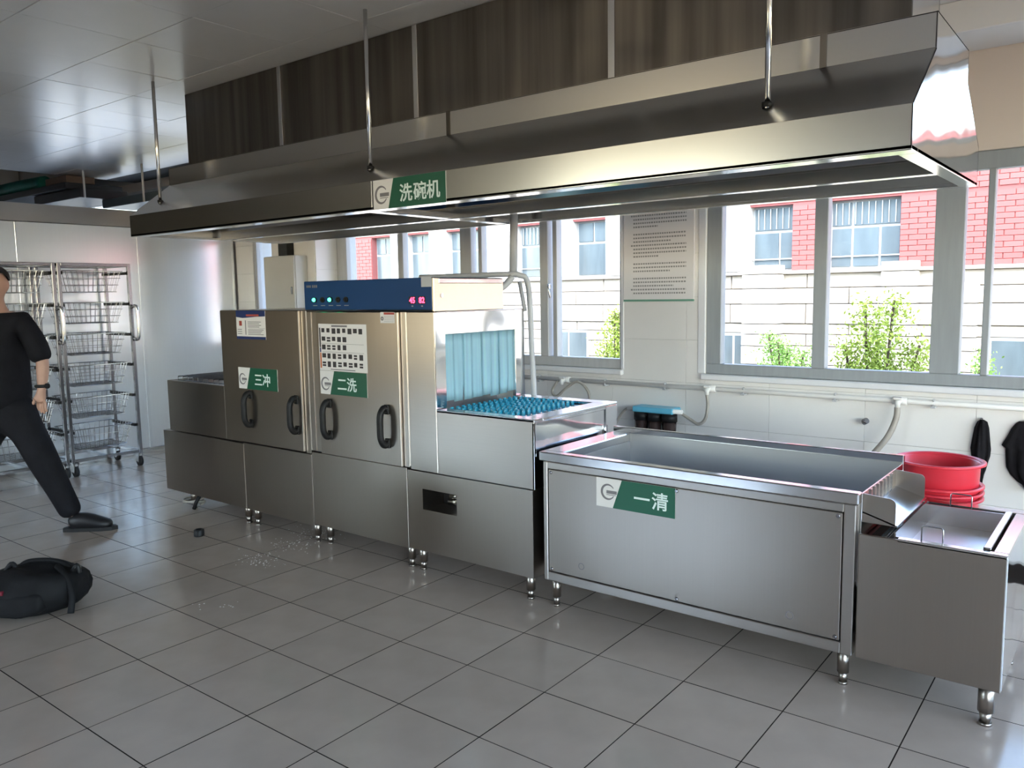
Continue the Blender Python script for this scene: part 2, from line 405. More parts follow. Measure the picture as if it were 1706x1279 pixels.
# tiles: courses 0.3 high with a joint at z = 1.215
b_up = bm_()
rows = [0.015]+[0.015+0.3*k for k in range(1, 8)]
for ri, z0 in enumerate(rows):
    z1 = min(z0+0.3, 2.30)
    xx = XP+0.02
    k = 0
    while xx < 2.0:
        xe = min(xx+0.6, 2.0)
        segs = [(xx, xe)]
        for h in HOLES:
            if h[2] < (z0+z1)/2 < h[3] or (h[2] < z1-0.02 and h[3] > z0+0.02):
                zz = h
                ns = []
                for s0, s1 in segs:
                    if s1 <= zz[0] or s0 >= zz[1]: ns.append((s0, s1)); continue
                    if s0 < zz[0]: ns.append((s0, zz[0]))
                    if s1 > zz[1]: ns.append((zz[1], s1))
                segs = ns
        for s0, s1 in segs:
            if s1-s0 > 0.04: obj('wall_tile', BX(s0+0.0008, s1-0.0008, YW, YW+0.014, z0+0.0008, z1-0.0008, bev=0.0006), WTILE, wall_n)
        # strip under the sill when the course is cut by a window bottom
        if z0 < 0.985 < z1-0.02:
            for h in (W1, W2, W3):
                s0, s1 = max(xx, h[0]), min(xe, h[1])
                if s1-s0 > 0.04: obj('wall_tile', BX(s0+0.0008, s1-0.0008, YW, YW+0.014, z0+0.0008, 0.975, bev=0.0006), WTILE, wall_n)
        xx = xe; k += 1
b = bm_()
for a, c, z0, z1 in wall_pieces(XF, XE, 2.302, 3.0, [W6, (W4[0], W4[1], 2.302, W4[3])]): bx(b, a, c, YW, YW+0.014, z0, z1)
obj('upper_plaster', b, TAN, wall_n)
# pier between the windows with the switch box
pier = struct('trim_3', BX(-6.93, -6.26, 4.945, YW-0.002, 0, 3.0, bev=0.006), PAINT)
for k in range(8):
    z0 = 0.015+0.3*k
    obj('wall_tile', BX(-6.262, -6.248, 4.955, YW-0.002, z0+0.001, z0+0.299, bev=0.0008), WTILE, pier)
# other walls
def simple_wall(name, axis, at, a0, a1, holes, m, t=0.2):
    b = bm_()
    for a, c, z0, z1 in wall_pieces(a0, a1, -0.1, 3.7, holes):
        if axis == 'x': bx(b, min(at, at+t), max(at, at+t), a, c, z0, z1)
        else: bx(b, a, c, min(at, at+t), max(at, at+t), z0, z1)
    return struct(name, b, m)
FILL_SW = [(-7.4, -4.2, 1.3, 2.85), (-4.1, -2.2, 2.64, 2.82)]  # unseen rear openings added for fill and the fascia reflection
FILL_SC = [(-11.6, -8.8, 0.6, 1.7)]  # unseen opening added so the steel fronts reflect something bright
simple_wall('wall_south', 'y', YS, -8.0, XE+0.2, FILL_SW, PAINT, -0.2)
simple_wall('wall_southwest', 'y', YS, XF-0.2, -8.0, FILL_SC, DWALL, -0.2)
FILL_EW = [(-4.8, -1.6, 0.3, 2.9), (-1.4, 1.8, 0.3, 2.9), (2.0, 4.9, 0.3, 2.9)]  # unseen openings added as the room's fill light
simple_wall('wall_east', 'x', XE, YS-0.2, YW+0.25, FILL_EW, PAINT, 0.2)
simple_wall('wall_west', 'x', XF, YS-0.2, YW+0.25, [], DWALL, -0.2)
struct('trim_9', BX(XF+0.01, XF+0.05, 2.25, YW-0.01, 0, 3.6), PAINT)  # light lining added to brighten the room past the partition
struct('wall_light_block', BX(XF+0.06, XP-0.012, 2.19, 2.245, 0, 2.995), DWALL)  # unseen wall added to keep that room's light off the machine fronts
# steel partition of the cold room (far end)
wall_p = struct('wall_partition', BX(XP-0.08, XP-0.012, 2.25, 5.18, 0, 2.43), GROUT)
OFF['wall_partition'] = Vector(wall_p.location)
ys = [2.25, 3.01, 4.11, 5.18]
for a, c in zip(ys, ys[1:]):
    obj('steel_panel', BX(XP-0.012, XP, a+0.003, c-0.003, 0.05, 2.265, bev=0.003), ST_W, wall_p)
obj('top_band', BX(XP-0.014, XP+0.012, 2.25, 5.18, 2.268, 2.43, bev=0.003), ST_B, wall_p)
for a in (3.01, 4.11, 5.17):
    obj('cover_strip', BX(XP-0.002, XP+0.004, a-0.012, a+0.012, 0.05, 2.262, bev=0.0015), ST_W, wall_p)
struct('baseboard_west', BX(XP-0.002, XP+0.014, 2.25, 5.18, 0, 0.05, bev=0.003), ST_B)

# ---- windows
def window(name, W, bars, m=FRAME, bottom=0.07, top=0.10, jl=0.10, jr=0.10, y0=YW+0.012, depth=0.075, extra=None):
    x0, x1, z0, z1 = W
    r = sroot(name, ((x0+x1)/2, YW+0.1, z0))
    obj('bottom_rail', BX(x0, x1, y0, y0+depth, z0, z0+bottom, bev=0.004), m, r)
    obj('top_rail', BX(x0, x1, y0, y0+depth, z1-top, z1, bev=0.004), m, r)
    obj('jamb', BX(x0, x0+jl, y0, y0+depth, z0+bottom, z1-top, bev=0.004), m, r)
    obj('jamb', BX(x1-jr, x1, y0, y0+depth, z0+bottom, z1-top, bev=0.004), m, r)
    ed = [x0+jl]
    for a, c in sorted(bars):
        obj('mullion', BX(a, c, y0-0.005, y0+depth-0.005, z0+bottom, z1-top, bev=0.004), m, r)
        ed += [a, c]
    ed.append(x1-jr)
    for a, c in zip(ed[0::2], ed[1::2]):
        if c-a > 0.02: obj('pane', BX(a-0.004, c+0.004, y0+0.045, y0+0.049, z0+bottom-0.004, z1-top+0.004), GLASS, r)
    return r
window('window_1', W1, [(-1.665, -1.583), (-0.985, -0.832), (-0.725, -0.69), (0.0, 0.08), (0.72, 0.87)], jl=0.105)
w2 = window('window_2', W2, [(-5.40, -5.33), (-4.64, -4.515), (-4.437, -4.397), (-3.80, -3.722), (-3.676, -3.635)], m=FRAMEL, jl=0.14, jr=0.02, bottom=0.075)
bh = bm_(); bx(bh, -3.712, -3.690, YW-0.012, YW+0.008, 1.59, 1.63, bev=0.004); tube(bh, smooth_path([(-3.70, YW-0.01, 1.62), (-3.69, YW-0.035, 1.615), (-3.676, YW-0.038, 1.56), (-3.672, YW-0.03, 1.52)], 4), 0.008, 8)
obj('sash_handle', bh, ST_B, w2)
window('window_3', W3, [(-7.24, -7.2)], m=FRAMEL, jl=0.05, jr=0.05)
window('window_4', W4, [(-11.45, -11.38), (-10.0, -9.93)], m=FRAMEL)
window('window_5', W5, [], m=FRAME)
window('window_6', W6, [(0.6, 0.66)], m=FRAMEL, bottom=0.03, top=0.03, jl=0.03, jr=0.03)
for k, (a, c, z0, z1) in enumerate(FILL_SW+FILL_SC):  # added windows behind the camera, for fill and reflections
    r = sroot('window_%d' % (7+k), ((a+c)/2, YS, z0))
    for x in (a, (a+c)/2-0.03, c-0.06): obj('mullion', BX(x, x+0.06, YS-0.13, YS-0.07, z0, z1, bev=0.004), FRAME, r)
    for z in (z0, z1-0.06): obj('rail', BX(a, c, YS-0.128, YS-0.072, z, z+0.06, bev=0.004), FRAME, r)
    obj('pane', BX(a+0.03, c-0.03, YS-0.102, YS-0.098, z0+0.03, z1-0.03), GLASS, r)
for k, (a, c, z0, z1) in enumerate(FILL_EW):  # added windows on the unseen right side, for fill
    r = sroot('window_%d' % (11+k), (XE, (a+c)/2, z0))
    for y in (a, (a+c)/2-0.03, c-0.06): obj('mullion', BX(XE+0.07, XE+0.13, y, y+0.06, z0, z1, bev=0.004), FRAME, r)
    for z in (z0, z1-0.06): obj('rail', BX(XE+0.072, XE+0.128, a, c, z, z+0.06, bev=0.004), FRAME, r)
    obj('pane', BX(XE+0.098, XE+0.102, a+0.03, c-0.03, z0+0.03, z1-0.03), GLASS, r)
for k, h in enumerate((W1, W2, W3)):
    struct('trim_%d' % (4+k), BX(h[0]-0.02, h[1]+0.02, YW-0.035, YW+0.06, 0.945, 0.985, bev=0.006), SILL)
# white reveal strips
struct('trim_7', BX(-2.44, -2.387, YW-0.006, YW+0.055, 0.987, 2.3, bev=0.003), SILL)
struct('trim_8', BX(-3.053, -3.03, YW-0.006, YW+0.055, 0.987, 2.3, bev=0.003), SILL)

# ================================================================== OUTSIDE
struct('ground', BX(-30, 45, YW+0.26, 13.6, -0.65, -0.5), EARTH)
fb = thing('opposite_building', 'red brick and cream stone building across the yard, seen through the windows', 'building', (-7, 13.2, -0.5))
LW = [(-9.25, -8.36), (-5.75, -5.16), (-1.72, -0.7)]
UW = [(-14.33, -13.64, 'a'), (-13.16, -12.43, 'a'), (-11.95, -10.9, 'a'), (-10.05, -9.15, 'b'), (-8.68, -7.93, 'a'), (-6.6, -5.72, 'a'), (-5.2, -4.5, 'b'), (-3.96, -2.915, 'c'), (0.3, 1.2, 'b')]
UZ0, UZ1 = 1.86, 2.90
obj('joint_backing', BX(-18, 30, 13.02, 13.5, -0.5, 1.80), SJOINT, fb)
far_st = bm_()
zc = [-0.5, -0.2, 0.08, 0.36, 0.655, 0.845, 1.01, 1.325, 1.575, 1.80]
for r_, (z0, z1) in enumerate(zip(zc, zc[1:])):
    x = -18.0-(0.6 if r_ % 2 else 0.0); dep = 0.04 if z0 in (1.01, 1.325) else 0.0
    while x < 30:
        x2 = x+1.25
        segs = [(max(x, -18), min(x2, 30))]
        if z1 <= 0.85:
            for a, c in LW:
                ns = []
                for s0, s1 in segs:
                    if s1 <= a or s0 >= c: ns.append((s0, s1)); continue
                    if s0 < a: ns.append((s0, a))
                    if s1 > c: ns.append((c, s1))
                segs = ns
        for s0, s1 in segs:
            if s0 > 2.0: bx(far_st, s0+0.008, s1-0.008, 12.98-dep, 13.1, z0+0.007, z1-0.007)
            elif s1-s0 > 0.05: obj('stone_block', BX(s0+0.008, s1-0.008, 12.98-dep, 13.1, z0+0.007, z1-0.007, bev=0.008), STONE, fb)
        x = x2
for a, c, zt, dep in ((-5.18, -4.60, 1.95, 0.34), (-3.12, -2.62, 1.95, 0.16), (-2.12, -1.85, 1.62, 0.22)):
    zz = [z for z in zc if z < zt-0.05]+[zt]
    for z0, z1 in zip(zz, zz[1:]): obj('stone_block', BX(a, c, 12.98-dep, 12.975, z0+0.006, z1-0.006, bev=0.008), STONE, fb)
obj('far_stones', far_st, STONE, fb, kind='stuff')
obj('ledge', BX(-18, 30, 12.88, 13.4, 1.80, 1.855, bev=0.01), STONE, fb, label='projecting cream stone ledge')
for a, c in LW:
    w = obj('lower_window', BX(a, c, 13.0, 13.02, -0.3, 0.845), OFR, fb); mid = (a+c)/2
    obj('pane', BX(a+0.04, mid-0.02, 12.992, 13.0, -0.25, 0.80), OGL, w); obj('pane', BX(mid+0.02, c-0.04, 12.992, 13.0, -0.25, 0.80), OGL, w)
def up_window(x0, x1, st):
    w = obj('window', BX(x0, x1, 13.16, 13.30, UZ0, UZ1), OFR, fb)
    zt = UZ0+(UZ1-UZ0)*0.60; mid = (x0+x1)/2; y = 13.135; e = 0.035
    if st == 'a': ps = [(x0+e, mid-e*0.6, zt+e, UZ1-e), (mid+e*0.6, x1-e, zt+e, UZ1-e), (x0+e, x1-e, UZ0+e, zt-e*0.4)]
    elif st == 'b': ps = [(x0+e, x1-e, zt+e, UZ1-e), (x0+e, mid+0.08, UZ0+e, zt-e*0.4), (mid+0.08+e, x1-e, UZ0+e, zt-e*0.4)]
    else:
        q = x0+(x1-x0)*0.32
        ps = [(x0+e, q-0.02, zt+e, UZ1-e), (q+0.02, x1-e, zt+e, UZ1-e), (x0+e, q-0.02, UZ0+e, zt-0.01), (q+0.02, q+0.38, UZ0+e, zt-0.01), (q+0.42, x1-e, UZ0+e, zt-0.01)]
    for a, c, z0, z1 in ps: obj('pane', BX(a, c, y, y+0.03, z0, z1), OGL, w)
    if st != 'a':
        g = bm_()
        n = int((x1-x0)/0.09)
        for k in range(1, n): bx(g, x0+k*(x1-x0)/n-0.006, x0+k*(x1-x0)/n+0.006, y-0.03, y-0.018, zt+0.05, UZ1-0.04)
        for z in (UZ0+0.18,): bx(g, x0, x1, y-0.03, y-0.015, z, z+0.02)
        obj('window_bars', g, OFR, w)
for x0, x1, st in UW: up_window(x0, x1, st)
# upper wall between windows
edges = [-18.0]
for x0, x1, _ in UW: edges += [x0, x1]
edges.append(30.0)
brick_rects = [(-18, 30, 2.93, 3.74)]
obj('brick_backing', BX(-18, 30, 13.0, 13.3, UZ1, 3.76), MORT, fb)
obj('coping', BX(-18, 30, 12.92, 13.4, 3.76, 3.83, bev=0.01), STONE, fb)  # unseen wall top, set low so the hood end reflects sky
for a, c in zip(edges[0::2], edges[1::2]):
    if c < -14 or a > -4.6:
        obj('brick_backing', BX(a, c, 13.0, 13.3, 1.855, UZ1), MORT, fb); brick_rects.append((a, c, 1.86, 2.93))
    else:
        obj('rendered_pier', BX(a, c, 12.93, 13.3, 1.855, UZ1+0.03, bev=0.01), PLAST, fb, label='white rendered pier')
        if c-a > 0.4: obj('pilaster', BX(a+0.14, c-0.14, 12.86, 12.93, 1.855, UZ1+0.03, bev=0.01), PLAST, fb, label='white rendered pilaster')
vis = []; rest = []
for x0, x1, z0, z1 in brick_rects:
    z = z0; r_ = 0
    while z+0.06 < z1:
        x = x0-(0.12 if r_ % 2 else 0)
        while x < x1:
            a, c = max(x, x0), min(x+0.235, x1)
            if c-a > 0.03:
                v = (x0 > -4.7 and z < 3.05 and c > -4.7 and a < -0.9 and x0 != -18) or (x0 == -18 and -4.6 < a < -0.9 and z < 3.08)
                (vis if v else rest).append((a, c, z, z+0.07))
            x += 0.24
        z += 0.078; r_ += 1
random.shuffle(vis)
rest += vis[300:]
unit = mesh_of(BX(-0.5, 0.5, -0.5, 0.5, -0.5, 0.5), 'brick', BRICK)
for a, c, z0, z1 in vis[:300]:
    shared('brick', unit, fb, ((a+c)/2, 12.995, (z0+z1)/2), sc=(c-a-0.008, 0.03, z1-z0))
b = bm_()
for a, c, z0, z1 in rest: bx(b, a+0.004, c-0.004, 12.98, 13.005, z0, z1)
obj('far_bricks', b, BRICK, fb, kind='stuff')
def bush(label, cx, cy, w, d, h, n, m, seed, group='shrubs under the opposite building'):
    rg = random.Random(seed); r = thing('shrub', label, 'shrub', (cx, cy, -0.5), group)
    st = bm_(); tips = []
    for k in range(9):
        a = rg.uniform(0, 2*PI); rr = rg.uniform(0.2, 1.0)
        hh = h*(1-0.45*rr*rr)*rg.uniform(0.8, 1.05)
        hh *= rg.choice((0.8, 0.92, 1.0, 1.05)); tip = Vector((cx+w*0.5*rr*math.cos(a), cy+d*0.5*rr*math.sin(a), -0.5+hh)); tips.append(tip)
        p0 = Vector((cx+0.04*math.cos(a), cy+0.04*math.sin(a), -0.5)); mid = p0.lerp(tip, 0.5)+Vector((0, 0, 0.1))
        tube(st, smooth_path([p0, mid, tip], 4), 0.012, 5, rad=None)
    obj('stem', st, BARK, r)
    vs = []; fs = []
    for k in range(n):
        t = rg.choice(tips); q = rg.random()**0.75
        base = Vector((cx, cy, -0.5)).lerp(t, 0.15+0.85*q)
        s = (0.16*w+0.05)*(1.15-q)+0.03
        p = base+Vector((rg.gauss(0, s), rg.gauss(0, s), rg.gauss(0, s*0.8)))
        if p.z < -0.45: continue
        L = rg.uniform(0.013, 0.027); u = Vector((rg.gauss(0, 1), rg.gauss(0, 1), rg.gauss(0.4, 1))).normalized()
        v = u.cross(Vector((rg.gauss(0, 1), rg.gauss(0, 1), rg.gauss(0, 1)))).normalized()
        i = len(vs); vs += [p-u*L, p+v*L*0.45, p+u*L, p-v*L*0.45]; fs.append((i, i+1, i+2, i+3))
    me = bpy.data.meshes.new('foliage'); me.from_pydata([tuple(v) for v in vs], [], fs)
    link('foliage', me, m, r, kind='stuff')
bush('green leafy shrub seen in the left pane of the right window', -3.41, 9.75, 0.95, 0.6, 1.66, 11000, LEAF2, 1)
bush('tall yellow green shrub seen in the second pane of the right window', -1.88, 7.6, 1.02, 0.62, 2.02, 15000, LEAF, 2)
bush('yellow green shrub seen at the right edge of the middle window, beside the wall notice', -5.15, 8.6, 0.80, 0.6, 1.74, 10000, LEAF, 3)
bush('small green shrub seen by the thick mullion of the right window', -1.40, 9.95, 0.4, 0.4, 1.45, 3000, LEAF2, 4)

# ================================================================== DISHWASHER
FY, BY = 3.13, 3.92
dw = thing('conveyor_dishwasher', 'long stainless steel conveyor dishwasher with blue control box and curtained tunnel under the hood', 'dishwasher', (-4.1, 3.52, 0))
# lower tanks
obj('tank_panel', BX(-5.83, -4.7905, FY-0.012, BY, 0.118, 0.572, bev=0.0015), ST_D, dw)
obj('tank_panel', BX(-4.789, -4.0625, FY-0.008, BY, 0.118, 0.578, bev=0.0015), ST_D, dw)
obj('tank_panel', BX(-4.061, -3.2225, FY-0.004, BY, 0.130, 0.594, bev=0.0015), ST_D, dw)
b = bm_()   # right tank with the open service slot
x0, x1, z0, z1 = -3.220, -2.343, 0.135, 0.585
sx0, sx1, sz0, sz1 = -3.105, -2.852, 0.374, 0.490
bx(b, x0, sx0, FY, BY, z0, z1); bx(b, sx1, x1, FY, BY, z0, z1)
bx(b, sx0, sx1, FY, BY, z0, sz0); bx(b, sx0, sx1, FY, BY, sz1, z1); bx(b, sx0, sx1, FY+0.18, BY, sz0, sz1)
tp = obj('tank_panel', b, ST_D, dw)
obj('slot_shade', BX(sx0+0.001, sx1-0.001, FY+0.165, FY+0.179, sz0+0.001, sz1-0.001), DARK, tp)  # black sheet painting the shade inside the slot
b = bm_(); cyl(b, (sx0+0.13, FY+0.09, sz0+0.075), (sx1, FY+0.09, sz0+0.085), 0.016); cyl(b, (sx0+0.11, FY+0.1, sz0+0.04), (sx1, FY+0.1, sz0+0.045), 0.02)
obj('slot_pipe', b, ST_B, tp)
# loading end (left)
b = bm_()
bx(b, -5.755, -5.00, FY, FY+0.03, 0.578, 0.955, bev=0.004); bx(b, -5.755, -5.725, FY+0.03, BY-0.03, 0.578, 0.955, bev=0.004)
bx(b, -5.755, -5.00, BY-0.03, BY, 0.578, 0.955, bev=0.004); bx(b, -5.725, -5.0, FY+0.03, BY-0.03, 0.86, 0.89)
obj('loading_table', b, ST_D, dw)
bt = bm_()
for k in range(10): tube(bt, [(-5.70+0.068*k, FY+0.06, 0.925), (-5.70+0.068*k, FY+0.06, 0.98), (-5.70+0.068*k, BY-0.1, 0.98), (-5.70+0.068*k, BY-0.1, 0.925)], 0.004, 4)
for k in range(5): tube(bt, [(-5.70, FY+0.06+0.16*k, 0.955), (-5.05, FY+0.06+0.16*k, 0.955)], 0.004, 4)
obj('loading_grid', bt, WIRE, dw)
# third module (rinse) upper
b = bm_(); bx(b, -5.0, -4.064, FY, BY, 0.60, 1.476, bev=0.004)
h3 = obj('rinse_hood', b, ST_D, dw)
obj('corner_post', BX(-4.995, -4.79, FY-0.004, FY, 0.582, 1.472, bev=0.001), ST_D, dw)
obj('corner_post', BX(-4.112, -4.066, FY-0.004, FY, 0.582, 1.472, bev=0.001), ST_D, dw)
# wash module upper
obj('wash_hood', BX(-4.058, -3.195, FY, BY, 0.604, 1.468, bev=0.004), ST_D, dw)
obj('corner_post', BX(-4.054, -4.012, FY-0.005, FY, 0.604, 1.466, bev=0.001), ST, dw)
obj('corner_post', BX(-4.004, -3.948, FY-0.004, FY, 0.604, 1.466, bev=0.001), ST, dw)
obj('corner_post', BX(-3.236, -3.196, FY-0.004, FY, 0.600, 1.466, bev=0.001), ST, dw)
def lift_door(x0, x1, z0, z1, hx):
    d = obj('lift_door', BX(x0, x1, FY-0.022, FY-0.001, z0, z1, bev=0.003), ST_D, dw)
    for x in hx:
        zb, zt = 0.705, 0.938; b = bm_()
        y = FY-0.022
        path = [(x, y+0.002, zt-0.02), (x, y-0.03, zt-0.012), (x, y-0.055, zt-0.05), (x, y-0.058, (zt+zb)/2), (x, y-0.055, zb+0.05), (x, y-0.03, zb+0.012), (x, y+0.002, zb+0.02)]
        tube(b, smooth_path(path, 5), 0.019, 10)
        for z in (zt-0.02, zb+0.02): bx(b, x-0.02, x+0.02, y-0.012, y, z-0.028, z+0.028, bev=0.005)
        obj('door_handle', b, BLKP, d, label='black plastic bow handle')
    return d
lift_door(-4.786, -4.116, 0.590, 1.474, (-4.655, -4.165))
lift_door(-3.944, -3.240, 0.600, 1.466, (-3.845, -3.345))
# end module with tunnel
TX = -2.985
b = bm_()
bx(b, -3.192, TX, FY, FY+0.03, 0.590, 1.466, bev=0.003)
obj('tunnel_panel', b, ST, dw)
b = bm_()
bx(b, -3.192, TX, BY-0.03, BY, 0.590, 1.466); bx(b, -3.192, TX, FY+0.03, BY-0.03, 1.44, 1.466); bx(b, -3.192, -3.18, FY+0.03, BY-0.03, 0.6, 1.44)
obj('tunnel_shell', b, ST_IN, dw)
b = bm_()
bx(b, TX-0.02, TX+0.004, FY+0.001, 3.213, 0.942, 1.464, bev=0.002); obj('tunnel_jamb', b, ST_M, dw); b = bm_(); bx(b, TX-0.02, TX+0.004, 3.828, BY-0.001, 0.942, 1.464, bev=0.002)
obj('tunnel_jamb', b, ST_M, dw)
obj('tunnel_header', BX(TX-0.018, TX+0.002, 3.214, 3.827, 1.343, 1.462, bev=0.002), ST_M, dw)
ws = [0.075, 0.085, 0.07, 0.09, 0.08, 0.075, 0.08, 0.058]
y = 3.214
for k, w in enumerate(ws):
    zb = 0.965+random.uniform(-0.008, 0.012)
    b = bm_()
    nz, ny = 8, 5
    g = []
    for i in range(nz+1):
        z = 1.342+(zb-1.342)*i/nz; row = []
        for j in range(ny+1):
            yy = y+(w+0.006)*j/ny
            if k in (1, 6) and j == ny: yy -= 0.022*max(0, (i/nz-0.72))/0.28
            row.append(b.verts.new((TX-0.012-0.004*(k % 2)+0.002*math.sin(j*1.7+k)*(i/nz)+0.003*math.sin(k*2.3)*(i/nz), yy, z)))
        g.append(row)
    for i in range(nz):
        for j in range(ny):
            f = b.faces.new((g[i][j], g[i][j+1], g[i+1][j+1], g[i+1][j])); f.smooth = True
    ret = bmesh.ops.solidify(b, geom=b.faces[:], thickness=0.0025)
    obj('curtain_strip', b, CURT, dw)
    y += w
# outfeed table
b = bm_()
bx(b, -2.982, -2.330, FY, FY+0.012, 0.590, 0.939, bev=0.002)
obj('outfeed_front', b, ST, dw)
b = bm_()
bx(b, -2.982, -2.328, FY, 3.205, 0.925, 0.941, bev=0.003); bx(b, -2.982, -2.328, 3.822, BY, 0.925, 0.941, bev=0.003)
bx(b, -2.43, -2.328, 3.205, 3.822, 0.925, 0.941, bev=0.003)
obj('outfeed_rim', b, ST_B, dw)
b = bm_()
bx(b, -2.342, -2.330, FY, 3.226, 0.590, 0.925, bev=0.002); bx(b, -2.342, -2.330, 3.80, BY, 0.590, 0.925, bev=0.002)
bx(b, -2.342, -2.332, 3.226, 3.80, 0.912, 0.925); bx(b, -2.342, -2.332, 3.226, 3.80, 0.59, 0.765)
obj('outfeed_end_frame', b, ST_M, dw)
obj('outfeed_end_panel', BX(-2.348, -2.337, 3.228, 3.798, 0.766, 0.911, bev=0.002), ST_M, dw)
obj('outfeed_back', BX(-2.982, -2.342, BY-0.012, BY, 0.59, 0.925), ST, dw)
obj('conveyor_bed', BX(-2.99, -2.432, 3.206, 3.820, 0.895, 0.907), BELT, dw)
b = bm_()
for k in range(9): bx(b, -2.535, -2.432, 3.215+0.068*k, 3.255+0.068*k, 0.917, 0.924, bev=0.002)
obj('outfeed_slats', b, ST_B, dw)
pb = bm_(); 
prism(pb, [(-0.014, -0.004), (0.014, -0.004), (0.009, 0.040), (-0.009, 0.040)], 'x', -0.006, 0.006)
bmesh.ops.bevel(pb, geom=pb.edges[:], offset=0.0022, segments=1, affect='EDGES')
peg_me = mesh_of(pb, 'conveyor_peg', PEG)
for i in range(11):
    for j in range(13):
        shared('conveyor_peg', peg_me, dw, (-2.965+0.042*i, 3.235+0.0462*j+(0.012 if i % 2 else 0), 0.905))
b = bm_()
for i in range(11): bx(b, -2.965+0.042*i-0.016, -2.965+0.042*i+0.016, 3.212, 3.815, 0.9065, 0.9095)
obj('belt_links', b, PEG, dw, kind='stuff')
# control box
cb = obj('control_box', BX(-4.066, -2.992, FY-0.006, 3.712, 1.478, 1.650, bev=0.004), BLUE, dw, label='blue enamelled control box on top')
ep = obj('box_end_plate', BX(-2.992, -2.976, FY-0.004, 3.715, 1.468, 1.648, bev=0.003), CREAM, dw, label='plain steel end plate of the control box')
obj('box_end_fold', BX(-2.976, -2.968, FY+0.03, 3.70, 1.618, 1.645, bev=0.003), ST_B, ep)
obj('box_end_knob', CY((-2.976, 3.187, 1.553), (-2.972, 3.187, 1.553), 0.012, seg=12), ST_B, ep)
obj('corner_tape', BX(-3.065, -2.99, FY-0.008, FY-0.0055, 1.60, 1.655, bev=0.001), GPIPE, cb)
for x, lit in ((-3.963, 1), (-3.89, 0), (-3.817, 1), (-3.747, 0), (-3.677, 0)):
    b = bm_(); cyl(b, (x, FY-0.006, 1.538), (x, FY-0.014, 1.538), 0.0165, seg=18)
    k = obj('indicator_ring', b, BLKP, cb)
    b = bm_(); cyl(b, (x, FY-0.012, 1.538), (x, FY-0.022, 1.538), 0.0125, 0.0095, seg=18)
    obj('indicator_lamp' if lit else 'selector_knob', b, LED_G if lit else BLKP, cb)
    obj('caption_print', BX(x-0.02, x+0.02, FY-0.0068, FY-0.006, 1.502, 1.506), INKL, cb)
b = bm_()
for k, w in enumerate((0.012, 0.012, 0.012)): bx(b, -4.040+0.015*k, -4.040+0.015*k+w, FY-0.0068, FY-0.006, 1.612, 1.626)
for k in range(3): bx(b, -3.985+0.017*k, -3.973+0.017*k, FY-0.0068, FY-0.006, 1.611, 1.627)
obj('maker_print', b, INK, cb)
for x, s in ((-3.136, '45'), (-3.063, '82')):
    d = obj('display_window', BX(x-0.026, x+0.026, FY-0.0072, FY-0.006, 1.510, 1.550), DARK, cb)
    text('display_digits', s, x, 1.53, FY-0.008, 0.043, LED_R, cb, 0.001)
    obj('caption_print', BX(x-0.006, x+0.006, FY-0.0068, FY-0.006, 1.494, 1.502), INKL, cb)
# stickers and signs on the doors
sign(dw, -3.922, -3.503, 0.973, 1.114, FY-0.0225, -3.789, -3.831, '二洗', -3.676, 1.040, 0.086, -3.872, 1.036, 0.036, sx=1.0, weight=0.0012)
sign(dw, -4.780, -4.352, 0.955, 1.097, FY-0.0225, -4.642, -4.689, '三冲', -4.512, 1.022, 0.088, -4.733, 1.020, 0.034, weight=0.0012)
st = obj('guide_sticker', BX(-3.921, -3.496, FY-0.0238, FY-0.0222, 1.116, 1.395), WHITE, dw, label='white sticker with rows of small dark pictures')
b = bm_()
y1, y2 = FY-0.0246, FY-0.0236
rr = random.Random(4)
for row, (z, n) in enumerate(((1.338, 8), (1.288, 5), (1.240, 5), (1.188, 8), (1.140, 8))):
    for k in range(n):
        x = -3.893+0.0475*k; w = rr.uniform(0.026, 0.034); h = rr.uniform(0.024, 0.034)
        if rr.random() < 0.2:
            bx(b, x, x+w, y1, y2, z+0.018, z+0.029); bx(b, x, x+w, y1, y2, z+0.002, z+0.013)
        else: bx(b, x, x+w, y1, y2, z+0.0315-h, z+0.0315)
obj('picture_prints', b, INKD, st, kind='stuff')
b = bm_(); bx(b, -3.80, -3.66, y1, y2, 1.378, 1.388); bx(b, -3.90, -3.52, y1, y2, 1.2775, 1.279); bx(b, -3.82, -3.60, y1, y2, 1.123, 1.128)
for z in (1.225, 1.2295): bx(b, -3.89, -3.52, y1, y2, z, z+0.001)
obj('caption_prints', b, INK, st)
obj('side_band', BX(-3.914, -3.903, y1, y2, 1.255, 1.372), INKD, st); obj('side_band', BX(-3.914, -3.903, y1, y2, 1.225, 1.253), NAVY, st)
obj('side_band', BX(-3.914, -3.901, y1, y2, 1.130, 1.222), ORANGE, st)
st = obj('instruction_sticker', BX(-4.775, -4.453, FY-0.0238, FY-0.0222, 1.286, 1.473), WHITE, dw, label='white sticker with blue header and footer')
obj('sticker_header', PR([(-4.775, 1.473), (-4.453, 1.473), (-4.453, 1.437), (-4.55, 1.434), (-4.70, 1.425), (-4.775, 1.432)], 'y', y2, y1), NAVY, st)
obj('sticker_footer', BX(-4.775, -4.453, y1, y2, 1.286, 1.304), NAVY, st)
b = bm_(); bx(b, -4.66, -4.52, y1-0.0005, y2, 1.437, 1.449); bx(b, -4.742, -4.712, y1, y2, 1.374, 1.406)
obj('sticker_red_print', b, PINK, st)
b = bm_()
for k in range(4): bx(b, -4.645, -4.50-0.02*(k % 2), y1, y2, 1.398-0.011*k, 1.402-0.011*k)
for k in range(4): bx(b, -4.645, -4.475-0.015*(k % 3), y1, y2, 1.346-0.010*k, 1.350-0.010*k)
for k in range(3): bx(b, -4.762, -4.715, y1, y2, 1.348-0.014*k, 1.352-0.014*k)
